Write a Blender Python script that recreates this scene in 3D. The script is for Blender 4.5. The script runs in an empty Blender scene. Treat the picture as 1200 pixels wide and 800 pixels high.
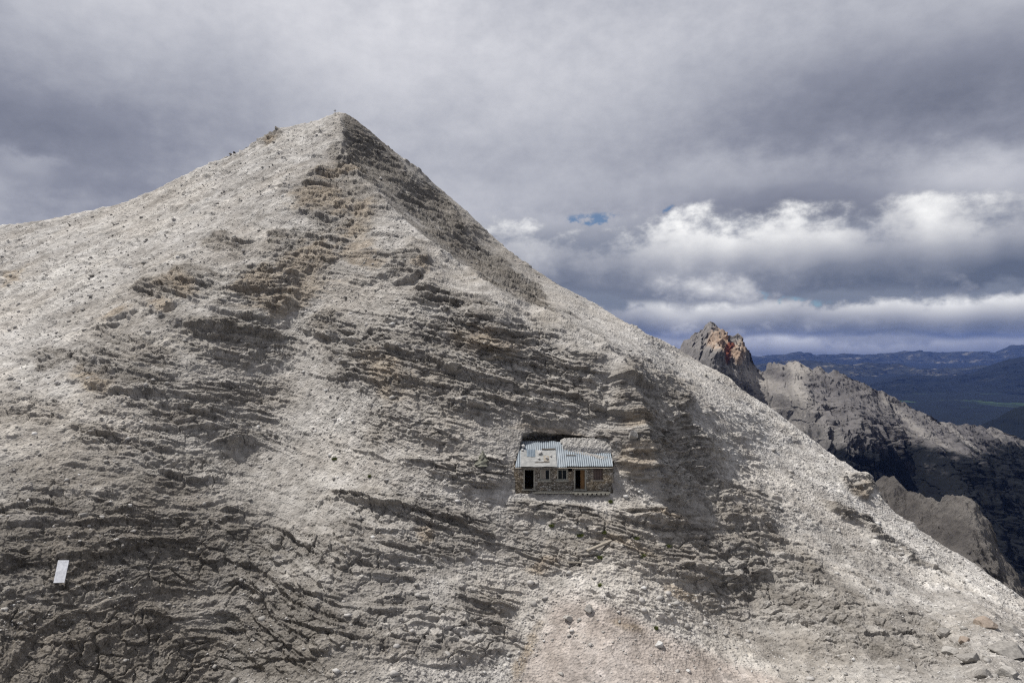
import bpy, bmesh, math, random
import numpy as np
from concurrent.futures import ThreadPoolExecutor
from mathutils import Vector, Matrix

random.seed(7)
F = 800.0                      # focal length of a 1200 px wide picture: 24 mm on 36 mm film
SC = bpy.context.scene
COL = SC.collection
rng = np.random.RandomState(11)
POOL = ThreadPoolExecutor(4)

# ------------------------------------------------------------------ noise
_T = rng.rand(64, 64, 64).astype(np.float32).ravel()

def _vn(p):
    """value noise in -1..1 at points p (N,3)"""
    i = np.floor(p)
    f = p - i
    i = i.astype(np.int32)
    f = f * f * f * (f * (f * 6 - 15) + 10)
    x0 = (i[:, 0] & 63) << 12
    x1 = ((i[:, 0] + 1) & 63) << 12
    y0 = (i[:, 1] & 63) << 6
    y1 = ((i[:, 1] + 1) & 63) << 6
    z0 = i[:, 2] & 63
    z1 = (i[:, 2] + 1) & 63
    fx, fy, fz = f[:, 0], f[:, 1], f[:, 2]
    def g(a, b, c): return _T[a + b + c]
    a = g(x0, y0, z0); a = a + (g(x1, y0, z0) - a) * fx
    b = g(x0, y1, z0); b = b + (g(x1, y1, z0) - b) * fx
    a = a + (b - a) * fy
    c = g(x0, y0, z1); c = c + (g(x1, y0, z1) - c) * fx
    d = g(x0, y1, z1); d = d + (g(x1, y1, z1) - d) * fx
    c = c + (d - c) * fy
    return (a + (c - a) * fz) * 2 - 1

_R = np.array([[0.36, 0.48, -0.8], [-0.8, 0.6, 0.0], [0.48, 0.64, 0.6]], np.float32)

def fbm(P, size, octaves=4, gain=0.5, seed=0, mode='fbm', stretch=None):
    """P (...,3) in metres; size = metres of the biggest lump.  About -1..1"""
    shp = P.shape[:-1]
    Q = P.reshape(-1, 3).astype(np.float32)
    if stretch is not None:
        Q = Q * np.array(stretch, np.float32)
    out = np.empty(len(Q), np.float32)
    def work(s):
        q = Q[s] / size
        acc = np.zeros(len(q), np.float32); amp = 1.0; tot = 0.0
        w = 1.0
        for o in range(octaves):
            q2 = q @ _R.T if o % 2 else q
            n = _vn(q2 + np.float32(seed * 7.31 + o * 13.7))
            if mode == 'ridge':
                n = 1 - np.abs(n) * 2.2
                n = np.clip(n, -1, 1)
            elif mode == 'billow':
                n = np.abs(n) * 3 - 1
            acc += amp * n; tot += amp
            amp *= gain; q = q * 2.03
        out[s] = acc / tot
    k = 150000
    list(POOL.map(work, [slice(a, a + k) for a in range(0, len(Q), k)]))
    return out.reshape(shp)

def cells(P, size, stretch=(1, 1, 1), seed=0):
    """distance to the nearest jittered cell centre, the second nearest, and that cell's random number"""
    shp = P.shape[:-1]
    Q = P.reshape(-1, 3).astype(np.float32) * (np.array(stretch, np.float32) / size) + np.float32(seed * 3.17)
    D1 = np.empty(len(Q), np.float32); D2 = np.empty(len(Q), np.float32); ID = np.empty(len(Q), np.float32)
    def work(s):
        q = Q[s] - .5
        i = np.floor(q); f = q - i; i = i.astype(np.int32)
        d1 = np.full(len(q), 9, np.float32); d2 = d1.copy(); idd = np.zeros(len(q), np.float32)
        for a in (0, 1):
            for b in (0, 1):
                for c in (0, 1):
                    h = (((i[:, 0] + a) & 63) << 12) + (((i[:, 1] + b) & 63) << 6) + ((i[:, 2] + c) & 63)
                    r = _T[h]
                    jx = r - .5; jy = _T[(h * 5 + 17) & 262143] - .5; jz = _T[(h * 3 + 71) & 262143] - .5
                    d = (f[:, 0] - a - jx * .8) ** 2 + (f[:, 1] - b - jy * .8) ** 2 + (f[:, 2] - c - jz * .8) ** 2
                    n = d < d1
                    d2 = np.where(n, d1, np.minimum(d2, d)); d1 = np.where(n, d, d1); idd = np.where(n, _T[(h * 7 + 5) & 262143], idd)
        D1[s] = np.sqrt(d1); D2[s] = np.sqrt(d2); ID[s] = idd
    k = 150000
    list(POOL.map(work, [slice(a, a + k) for a in range(0, len(Q), k)]))
    return D1.reshape(shp), D2.reshape(shp), ID.reshape(shp)

def hash01(a, b=0.0):
    v = np.sin(a * 127.1 + b * 311.7) * 43758.5453
    return (v - np.floor(v)).astype(np.float32)

def sstep(a, b, x):
    t = np.clip((x - a) / (b - a), 0, 1)
    return t * t * (3 - 2 * t)

# ------------------------------------------------------------------ node helpers
class NT:
    def __init__(self, tree):
        self.t = tree
        tree.nodes.clear()
    def n(self, kind, **kw):
        nd = self.t.nodes.new(kind)
        for k, v in kw.items():
            setattr(nd, k, v)
        return nd
    def put(self, sock, v):
        if isinstance(v, bpy.types.NodeSocket):
            self.t.links.new(v, sock)
        elif v is not None:
            if hasattr(sock, 'default_value') and hasattr(sock.default_value, '__len__') and not hasattr(v, '__len__'):
                sock.default_value = [v] * len(sock.default_value)
            elif hasattr(v, '__len__') and len(v) == 3 and len(sock.default_value) == 4:
                sock.default_value = (*v, 1)
            else:
                sock.default_value = v
    def math(self, op, a, b=None, c=None, clamp=False):
        nd = self.n('ShaderNodeMath', operation=op, use_clamp=clamp)
        self.put(nd.inputs[0], a); self.put(nd.inputs[1], b); self.put(nd.inputs[2], c)
        return nd.outputs[0]
    def add(self, a, b): return self.math('ADD', a, b)
    def sub(self, a, b): return self.math('SUBTRACT', a, b)
    def mul(self, a, b): return self.math('MULTIPLY', a, b)
    def vec(self, x, y, z):
        nd = self.n('ShaderNodeCombineXYZ')
        for k, v in enumerate((x, y, z)): self.put(nd.inputs[k], v)
        return nd.outputs[0]
    def vmul(self, v, s):
        nd = self.n('ShaderNodeVectorMath', operation='MULTIPLY')
        self.put(nd.inputs[0], v); self.put(nd.inputs[1], s)
        return nd.outputs[0]
    def vadd(self, v, s):
        nd = self.n('ShaderNodeVectorMath', operation='ADD')
        self.put(nd.inputs[0], v); self.put(nd.inputs[1], s)
        return nd.outputs[0]
    def noise(self, v, scale, detail=4, rough=0.55, dist=0.0, lac=2.0, dims='3D'):
        nd = self.n('ShaderNodeTexNoise', noise_dimensions=dims)
        self.put(nd.inputs['Vector'], v)
        nd.inputs['Scale'].default_value = scale
        nd.inputs['Detail'].default_value = detail
        nd.inputs['Roughness'].default_value = rough
        nd.inputs['Lacunarity'].default_value = lac
        nd.inputs['Distortion'].default_value = dist
        return nd.outputs['Fac']
    def voronoi(self, v, scale, feature='F1', out='Distance', rand=1.0):
        nd = self.n('ShaderNodeTexVoronoi', feature=feature)
        self.put(nd.inputs['Vector'], v)
        nd.inputs['Scale'].default_value = scale
        nd.inputs['Randomness'].default_value = rand
        return nd.outputs[out]
    def ramp(self, f, *stops, interp='LINEAR'):
        nd = self.n('ShaderNodeValToRGB')
        cr = nd.color_ramp
        cr.interpolation = interp
        while len(cr.elements) < len(stops): cr.elements.new(0.5)
        for e, (p, c) in zip(cr.elements, stops):
            e.position = p
            e.color = (c, c, c, 1) if not hasattr(c, '__len__') else (*c, 1)
        self.put(nd.inputs[0], f)
        return nd.outputs[0]
    def rng(self, f, a, b, c=0.0, d=1.0, smooth=True):
        nd = self.n('ShaderNodeMapRange', interpolation_type='SMOOTHSTEP' if smooth else 'LINEAR')
        self.put(nd.inputs[0], f)
        for k, v in enumerate((a, b, c, d)): self.put(nd.inputs[k + 1], v)
        return nd.outputs[0]
    def mix(self, f, a, b, blend='MIX'):
        nd = self.n('ShaderNodeMix', data_type='RGBA', blend_type=blend)
        self.put(nd.inputs[0], f); self.put(nd.inputs[6], a); self.put(nd.inputs[7], b)
        return nd.outputs[2]
    def attr(self, name):
        return self.n('ShaderNodeAttribute', attribute_name=name).outputs['Fac']
    def pos(self):
        return self.n('ShaderNodeTexCoord').outputs['Object']
    def bump(self, h, strength, dist, normal=None):
        nd = self.n('ShaderNodeBump')
        self.put(nd.inputs['Strength'], strength)
        self.put(nd.inputs['Distance'], dist)
        self.put(nd.inputs['Height'], h)
        if normal is not None: self.put(nd.inputs['Normal'], normal)
        return nd.outputs[0]
    def out(self, color, rough=0.9, normal=None, metallic=0.0, spec=0.25):
        b = self.n('ShaderNodeBsdfPrincipled')
        self.put(b.inputs['Base Color'], color)
        self.put(b.inputs['Roughness'], rough)
        self.put(b.inputs['Metallic'], metallic)
        self.put(b.inputs['Specular IOR Level'], spec)
        if normal is not None: self.put(b.inputs['Normal'], normal)
        o = self.n('ShaderNodeOutputMaterial')
        self.t.links.new(b.outputs[0], o.inputs['Surface'])

def material(name):
    m = bpy.data.materials.new(name)
    m.use_nodes = True
    return m, NT(m.node_tree)

# ------------------------------------------------------------------ object helpers
def tag(o, label=None, cat=None, group=None, kind=None):
    if label: o['label'] = label
    if cat: o['category'] = cat
    if group: o['group'] = group
    if kind: o['kind'] = kind
    return o

def empty(name, loc, rot=(0, 0, 0)):
    o = bpy.data.objects.new(name, None)
    o.empty_display_size = 0.3
    o.location = loc; o.rotation_euler = rot
    COL.objects.link(o)
    return o

def link(name, me, mat, parent=None, loc=(0, 0, 0), rot=(0, 0, 0)):
    o = bpy.data.objects.new(name, me)
    if mat is not None: me.materials.append(mat)
    o.location = loc; o.rotation_euler = rot
    if parent is not None: o.parent = parent
    COL.objects.link(o)
    return o

def bm_obj(name, bm, mat, parent=None, loc=(0, 0, 0), rot=(0, 0, 0), smooth=False):
    me = bpy.data.meshes.new(name)
    bmesh.ops.recalc_face_normals(bm, faces=bm.faces)
    bm.to_mesh(me); bm.free()
    if smooth: me.polygons.foreach_set('use_smooth', [True] * len(me.polygons))
    return link(name, me, mat, parent, loc, rot)

def add_box(bm, lo, hi, mtx=None, bevel=0.0):
    r = bmesh.ops.create_cube(bm, size=1.0)
    c = [(a + b) / 2 for a, b in zip(lo, hi)]; s = [b - a for a, b in zip(lo, hi)]
    for v in r['verts']:
        v.co = Vector((c[0] + v.co.x * s[0], c[1] + v.co.y * s[1], c[2] + v.co.z * s[2]))
        if mtx is not None: v.co = mtx @ v.co
    if bevel:
        es = {e for v in r['verts'] for e in v.link_edges}
        bmesh.ops.bevel(bm, geom=list(es), offset=bevel, segments=1, affect='EDGES')

def grid_mesh(name, P, attrs=None, smooth=False):
    """P (rows, cols, 3) -> quad mesh; columns run to the right, rows run up"""
    R, C = P.shape[:2]
    me = bpy.data.meshes.new(name)
    me.vertices.add(R * C)
    me.vertices.foreach_set('co', P.reshape(-1).astype(np.float32))
    idx = np.arange(R * C, dtype=np.int32).reshape(R, C)
    q = np.stack([idx[:-1, :-1], idx[:-1, 1:], idx[1:, 1:], idx[1:, :-1]], -1).reshape(-1)
    n = (R - 1) * (C - 1)
    me.loops.add(n * 4); me.loops.foreach_set('vertex_index', q)
    me.polygons.add(n)
    me.polygons.foreach_set('loop_start', np.arange(0, n * 4, 4, dtype=np.int32))
    me.update(calc_edges=True)
    if smooth: me.polygons.foreach_set('use_smooth', np.ones(n, bool))
    for k, v in (attrs or {}).items():
        a = me.attributes.new(k, 'FLOAT', 'POINT')
        a.data.foreach_set('value', np.ascontiguousarray(v, np.float32).reshape(-1))
    return me

def pt(px, py, Y):
    return Vector(((px - 600) / F * Y, Y, (400 - py) / F * Y))

def blob(PX, PY, cx, cy, rx, ry, ang=0.0):
    a = math.radians(ang); dx = PX - cx; dy = PY - cy
    u = (dx * math.cos(a) + dy * math.sin(a)) / rx
    v = (-dx * math.sin(a) + dy * math.cos(a)) / ry
    return np.exp(-(u * u + v * v))

# ------------------------------------------------------------------ the mountain
SKY_L = [(-320, 372), (-150, 322), (0, 266), (60, 257), (110, 247), (150, 236), (190, 219), (230, 200), (262, 184), (280, 177),
         (297, 167), (312, 157), (330, 150), (352, 147), (372, 142), (386, 138), (397, 135), (408, 137), (422, 147),
         (440, 160), (470, 184), (500, 208), (530, 233), (560, 261), (590, 290), (620, 312), (660, 336), (700, 359), (750, 387),
         (800, 412), (850, 442), (900, 476), (940, 507), (975, 533), (1000, 551), (1012, 560), (1021, 573), (1032, 586), (1060, 607), (1100, 632),
         (1150, 664), (1200, 698), (1260, 740), (1350, 806), (1500, 930)]
CTRL = [  # px, py, distance
    (-320, 372, 150), (0, 266, 137), (130, 242, 138), (210, 212, 139), (300, 165, 140), (352, 147, 141), (397, 135, 140),
    (440, 160, 145), (500, 208, 149), (560, 261, 145), (620, 312, 136), (700, 359, 127), (800, 412, 118), (900, 476, 104),
    (1010, 560, 92), (1100, 632, 84), (1200, 698, 76), (1500, 930, 62),
    (402, 190, 126), (420, 215, 118), (440, 232, 111), (470, 268, 101), (510, 300, 94), (560, 338, 85.5), (600, 360, 81.3), (650, 382, 78.4), (690, 404, 76.4),
    (720, 432, 73.8), (738, 480, 70.2), (675, 385, 83), (742, 440, 77), (745, 530, 67.5), (760, 590, 65.5),
    (440, 190, 137), (500, 245, 135), (560, 300, 127), (620, 343, 112), (700, 385, 92), (760, 420, 90), (800, 455, 87), (830, 500, 83), (800, 520, 77), (850, 560, 80),
    (900, 520, 93), (950, 560, 88), (900, 600, 77), (1000, 620, 80), (900, 680, 66), (1000, 700, 64), (1100, 700, 68), (1100, 760, 55), (1150, 730, 57),
    (850, 650, 66), (850, 740, 57), (950, 790, 51), (1060, 800, 46), (1200, 800, 43), (1200, 1000, 27), (1500, 1000, 45),
    (640, 400, 76.6), (540, 385, 79.2), (560, 420, 75.2), (620, 430, 74.2), (660, 430, 74.2), (700, 440, 73), (650, 470, 71.6), (700, 475, 70.9), (560, 460, 72), (660, 508, 69.3), (605, 505, 68.8), (715, 508, 69), (580, 535, 67), (660, 582, 65.3), (610, 582, 65.4), (715, 582, 65.4), (700, 620, 63), (700, 700, 57), (700, 800, 50),
    (800, 640, 63), (800, 720, 56.5), (800, 800, 50),
    (620, 800, 52), (610, 720, 57.5), (620, 660, 61), (520, 620, 63), (520, 700, 57), (520, 800, 49), (460, 560, 67), (400, 570, 68.5), (400, 650, 59), (400, 750, 51), (400, 800, 48),
    (470, 320, 89), (480, 370, 81), (420, 340, 90), (420, 400, 83), (440, 450, 76), (400, 480, 77), (370, 370, 92), (340, 400, 91), (330, 470, 82), (290, 540, 74),
    (400, 270, 104), (350, 240, 112), (300, 250, 113), (200, 265, 116), (100, 305, 112), (0, 330, 113), (340, 310, 98), (260, 330, 94), (200, 330, 95), (130, 360, 92), (0, 400, 90),
    (270, 400, 84), (200, 410, 81), (120, 440, 76), (0, 480, 70), (150, 480, 71), (250, 480, 76), (100, 560, 61), (0, 560, 58), (200, 560, 65), (260, 610, 63), (250, 700, 57), (250, 800, 51.5),
    (180, 660, 57), (100, 660, 52.5), (0, 660, 48), (170, 760, 50), (80, 800, 43.5), (0, 800, 39.5), (320, 680, 59), (340, 640, 62), (0, 1000, 24), (300, 1000, 38), (600, 1000, 38), (900, 1000, 36),
    (-320, 520, 60), (-320, 800, 28), (-320, 1000, 20), (-150, 600, 44),
]

def tps(ctrl, lam=0.0006):
    c = np.array(ctrl, float)
    p = c[:, :2] / 400.0
    v = np.log(c[:, 2])
    n = len(p)
    d = np.linalg.norm(p[:, None] - p[None], axis=2)
    def k(r): return -np.sqrt(r * r + .0009) ** 1.15
    A = np.zeros((n + 3, n + 3))
    A[:n, :n] = k(d) - lam * np.eye(n)
    A[:n, n] = 1; A[:n, n + 1:] = p
    A[n, :n] = 1; A[n + 1:, :n] = p.T
    w = np.linalg.solve(A, np.concatenate([v, np.zeros(3)]))
    def ev(X, Y):
        q = np.stack([X.ravel(), Y.ravel()], 1) / 400.0
        o = np.empty(len(q))
        for s in range(0, len(q), 20000):
            dd = np.linalg.norm(q[s:s + 20000, None] - p[None], axis=2)
            o[s:s + 20000] = k(dd) @ w[:n] + w[n] + q[s:s + 20000] @ w[n + 1:]
        return np.exp(o).reshape(X.shape)
    return ev

GX = np.arange(-340, 1521, 12.0); GY = np.arange(100, 1021, 12.0)
_ev = tps(CTRL)
_coarse = _ev(*np.meshgrid(GX, GY))
for _ in range(2):                                   # soften the kinks at the given points
    _p = np.pad(_coarse, 1, mode='edge')
    _coarse = .25 * _p[1:-1, 1:-1] + .125 * (_p[:-2, 1:-1] + _p[2:, 1:-1] + _p[1:-1, :-2] + _p[1:-1, 2:]) + .0625 * (_p[:-2, :-2] + _p[2:, :-2] + _p[:-2, 2:] + _p[2:, 2:])

def base_depth(PX, PY):
    x = np.clip((PX - GX[0]) / 12.0, 0, len(GX) - 1.001); y = np.clip((PY - GY[0]) / 12.0, 0, len(GY) - 1.001)
    # smooth (Catmull-Rom) lookup so that no facets of the coarse grid show
    def cr(f):
        return [((-f + 2) * f - 1) * f / 2, ((3 * f - 5) * f * f + 2) / 2, ((-3 * f + 4) * f + 1) * f / 2, (f - 1) * f * f / 2]
    xi = x.astype(int); yi = y.astype(int)
    wx = cr(x - xi); wy = cr(y - yi)
    out = 0
    for j in range(4):
        row = 0
        yj = np.clip(yi + j - 1, 0, len(GY) - 1)
        for i in range(4):
            xj = np.clip(xi + i - 1, 0, len(GX) - 1)
            row = row + wx[i] * _coarse[yj, xj]
        out = out + wy[j] * row
    return out

# ledges: polyline in view angle, overhang (m), height of the bed above it (px)
LEDGES = [
    ([(368, 582), (400, 588), (440, 594), (480, 598), (510, 606), (545, 618), (588, 632)], 1.0, 16),
    ([(398, 614), (425, 622), (470, 624)], 0.7, 12), ([(440, 638), (480, 645), (530, 648)], 0.8, 13), ([(560, 655), (590, 660), (620, 664)], .5, 10),
    ([(82, 500), (120, 508), (150, 516), (192, 522)], 1.1, 18), ([(180, 552), (210, 562), (248, 566)], 1.2, 18), ([(262, 600), (290, 604), (325, 605)], .8, 14),
    ([(178, 468), (210, 478), (245, 488), (262, 494)], .9, 14),
    ([(82, 440), (105, 452), (140, 461), (190, 466)], 1.6, 30), ([(160, 420), (200, 428), (235, 436)], .9, 18), ([(215, 388), (260, 396), (310, 402)], 1.1, 22), ([(110, 385), (135, 380)], .9, 12),
    ([(240, 360), (290, 374), (340, 386)], 1.5, 28), ([(172, 370), (190, 366), (205, 358)], 1.3, 20), ([(168, 337), (192, 338)], 1.2, 20), ([(124, 376), (150, 370), (158, 362)], 1.2, 18), ([(70, 382), (100, 378), (122, 372)], .8, 14),
    ([(205, 328), (225, 336), (248, 334)], 1.6, 24), ([(270, 338), (300, 340), (322, 336)], 1.5, 26), ([(330, 332), (360, 322), (385, 308)], 1.0, 22), ([(250, 280), (275, 284), (295, 284)], 1.1, 16), ([(320, 276), (345, 282)], .9, 14),
    ([(352, 388), (380, 398), (405, 402), (432, 404)], 1.3, 26), ([(440, 326), (465, 333), (485, 330), (500, 318)], 2.0, 34), ([(495, 352), (525, 358), (545, 360)], 1.2, 20),
    ([(500, 372), (540, 380), (580, 390), (605, 396)], .8, 16), ([(605, 394), (650, 396), (685, 408)], .9, 16), ([(440, 408), (470, 418), (500, 425), (530, 440), (555, 443)], 1.3, 30),
    ([(545, 415), (580, 426), (620, 432), (660, 440), (695, 450)], .9, 20), ([(560, 470), (620, 478), (680, 486)], .4, 14), ([(600, 460), (650, 466), (690, 470)], .4, 14),
    ([(520, 545), (545, 552), (580, 560)], .8, 14), ([(470, 540), (520, 548)], .5, 10), ([(540, 585), (590, 590), (630, 592)], .4, 10), 
    ([(640, 592), (665, 596), (690, 600)], .6, 10), ([(730, 600), (755, 603), (790, 604)], 1.3, 18), ([(745, 612), (775, 616), (830, 622)], .9, 14), ([(720, 560), (750, 566)], .8, 18), ([(716, 520), (752, 526)], 1.5, 26), ([(716, 546), (756, 552)], 2.0, 26), ([(718, 494), (752, 498)], 1.3, 24), ([(725, 490), (745, 492), (762, 500)], .9, 20),
    ([(720, 450), (745, 456), (765, 470)], .9, 20), ([(620, 668), (640, 672), (665, 668)], .6, 16), ([(755, 664), (800, 668), (840, 676), (890, 690)], .8, 16), ([(770, 680), (830, 690)], .5, 12),
    ([(880, 722), (905, 728), (950, 742), (985, 758)], 1.6, 28), ([(860, 700), (900, 706), (950, 716)], .7, 16), ([(950, 720), (990, 742), (1020, 760), (1050, 772)], 1.0, 20), ([(850, 640), (900, 652), (960, 664)], .8, 16),
    ([(900, 630), (940, 640), (980, 652)], .7, 14), ([(800, 605), (850, 616), (900, 632)], .8, 14), ([(940, 680), (980, 690), (1020, 706)], .7, 14), ([(1000, 680), (1040, 696)], .7, 14), ([(800, 560), (840, 572), (880, 590)], .9, 16), ([(900, 580), (930, 596), (960, 616)], .7, 10),
    ([(1115, 752), (1135, 758)], 1.0, 16), ([(1000, 568), (1022, 580)], 1.0, 14), ([(1040, 630), (1070, 644), (1100, 655)], .6, 8), ([(990, 600), (1020, 622), (1060, 640)], .6, 8), ([(0, 655), (40, 658), (70, 660)], .7, 14), ([(20, 700), (60, 704)], .6, 14), ([(90, 720), (130, 726), (150, 730)], .7, 14),
    ([(160, 716), (200, 724), (240, 722)], .8, 16), ([(260, 735), (310, 742), (350, 744)], .9, 18), ([(330, 730), (380, 742), (420, 750)], .9, 16), ([(270, 770), (320, 774), (370, 776)], .8, 16), ([(330, 690), (370, 700), (410, 706)], .7, 18), ([(400, 690), (430, 694), (470, 700)], .6, 14), ([(440, 720), (490, 726), (540, 730)], .6, 14),
    ([(420, 770), (480, 776), (540, 780)], .6, 14), ([(30, 600), (80, 606), (120, 606)], .7, 14), ([(0, 750), (50, 756), (100, 764)], .7, 14), ([(130, 600), (180, 608), (230, 616)], .5, 14),
    ([(395, 200), (410, 196), (425, 205)], 1.5, 16), ([(350, 210), (380, 205), (400, 215)], .9, 14), ([(390, 240), (420, 244), (432, 248)], 1.2, 14), ([(300, 168), (320, 166)], .25, 8), ([(400, 225), (420, 226)], .8, 10), ([(445, 300), (460, 302), (480, 296)], 1.0, 16),
]
LEDGE_AMP = .68
ROCK = [  # px, py, rx, ry, angle: where bedrock shows through the scree
    (205, 335, 60, 22, -12), (300, 335, 60, 30, 0), (150, 430, 75, 45, 15), (270, 400, 80, 35, 12), (140, 515, 90, 24, 8), (215, 560, 55, 26, 8), (395, 385, 42, 26, 8),
    (120, 640, 190, 60, 0), (100, 760, 220, 70, 0), (330, 720, 110, 80, 0), (480, 610, 130, 40, 13), (500, 740, 110, 50, 8), (475, 310, 34, 24, 0), (540, 360, 70, 18, 14), (580, 420, 150, 52, 14), (640, 470, 90, 34, 8),
    (740, 490, 42, 70, 8), (790, 540, 60, 50, 40), (780, 640, 110, 50, 12), (900, 680, 130, 55, 28), (950, 720, 110, 40, 25), (1060, 750, 70, 40, 20), (560, 555, 60, 22, 8), (400, 240, 50, 50, 0), (410, 195, 24, 24, 0), (360, 300, 60, 30, -10),
    (470, 210, 40, 22, 42), (440, 185, 40, 20, 43), (500, 245, 60, 26, 44), (560, 296, 60, 22, 44), (620, 345, 60, 14, 40), (1010, 570, 16, 12, 30), (860, 600, 80, 30, 30), (1060, 650, 70, 10, 30), (320, 160, 22, 8, -25), (265, 285, 34, 10, 5), (335, 278, 24, 10, 5), (650, 600, 60, 16, 4), (60, 420, 40, 16, 0), (30, 480, 50, 20, 0),
    (1000, 610, 60, 8, 32), (780, 475, 48, 44, 45), (800, 530, 40, 40, 40), (560, 440, 200, 60, 12, .9), (420, 650, 120, 60, 0, .8), (300, 640, 60, 60, 0, .7), (250, 480, 120, 60, 0, .75), (60, 640, 160, 80, 0, 1.0), (480, 500, 90, 50, 0, .65), (430, 430, 60, 40, 0, .7), (640, 650, 80, 40, 0, .7), (560, 700, 60, 50, 0, .7),
]
OCHRE = [(205, 335, 26, 18, 0), (300, 330, 36, 18, -8), (365, 310, 50, 24, -20), (130, 372, 26, 9, -12), (185, 362, 18, 11, -12), (110, 445, 28, 14, 5), (415, 245, 24, 16, 0), (400, 205, 26, 12, 0), (380, 235, 40, 20, 0),
         (425, 300, 30, 20, 0), (495, 320, 16, 10, 0), (455, 445, 30, 30, 0), (560, 400, 60, 20, 10), (735, 540, 22, 26, 0), (770, 605, 40, 8, 4), (640, 665, 26, 12, -20), (730, 640, 50, 8, 15), (660, 510, 60, 8, 6), (740, 495, 20, 14, 0), (310, 165, 16, 6, 0), (505, 622, 12, 10, 0), (800, 690, 26, 8, 15), (1012, 575, 12, 8, 30), (610, 770, 8, 50, 18), (735, 735, 30, 10, 15), (15, 320, 20, 12, -30),
         (335, 345, 70, 24, -15), (410, 270, 30, 20, 0)]
DARK_SHADE = [(425, 172, 26, 16, 42), (455, 205, 40, 22, 44), (495, 240, 44, 24, 44), (540, 280, 46, 21, 44), (585, 318, 46, 16, 44), (630, 352, 46, 11, 42), (690, 388, 50, 8, 38, .6), (790, 500, 42, 34, 40, .25), (770, 455, 34, 22, 45, .25),  # dark rock tone, with shade of peak flank and buttress put in
        (130, 650, 230, 100, 0, 1.05), (100, 770, 260, 90, 0, 1.25), (320, 750, 160, 80, 0, .95), (60, 560, 160, 50, 0, .6), (270, 385, 60, 26, 10, .6), (150, 440, 50, 24, 10, .6), (480, 600, 90, 22, 12, .45), (900, 690, 120, 40, 25, .5), (1040, 770, 90, 40, 10, .6), (820, 600, 60, 20, 10, .4), (720, 570, 30, 20, 0, .3)]  # large lower-left blobs: missing shade there, put into the rock colour
# broad ground tone: bedrock lightly covered with grit is browner and darker than the scree
GRIT = [(520, 440, 200, 130, 15, 1.0), (640, 470, 110, 60, 8, .85), (400, 340, 120, 90, 0, .75), (260, 400, 170, 80, 10, .85), (120, 560, 250, 120, 0, 1.0), (300, 560, 160, 120, 0, .8), (90, 730, 260, 130, 0, 1.0), (330, 720, 200, 110, 0, .9), (480, 620, 170, 80, 10, .85), (560, 740, 90, 80, 0, .6), (780, 600, 140, 80, 25, .9), (900, 690, 190, 80, 25, .9), (1060, 760, 160, 60, 15, .7), (420, 250, 70, 60, 0, .6), (530, 270, 130, 34, 44, 1.0), (740, 500, 60, 70, 10, .6)]

def field(PX, PY, lst):
    o = np.zeros_like(PX)
    for b in lst:
        o = np.maximum(o, blob(PX, PY, *b[:5]) * (b[5] if len(b) > 5 else 1.0))
    return o

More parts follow.
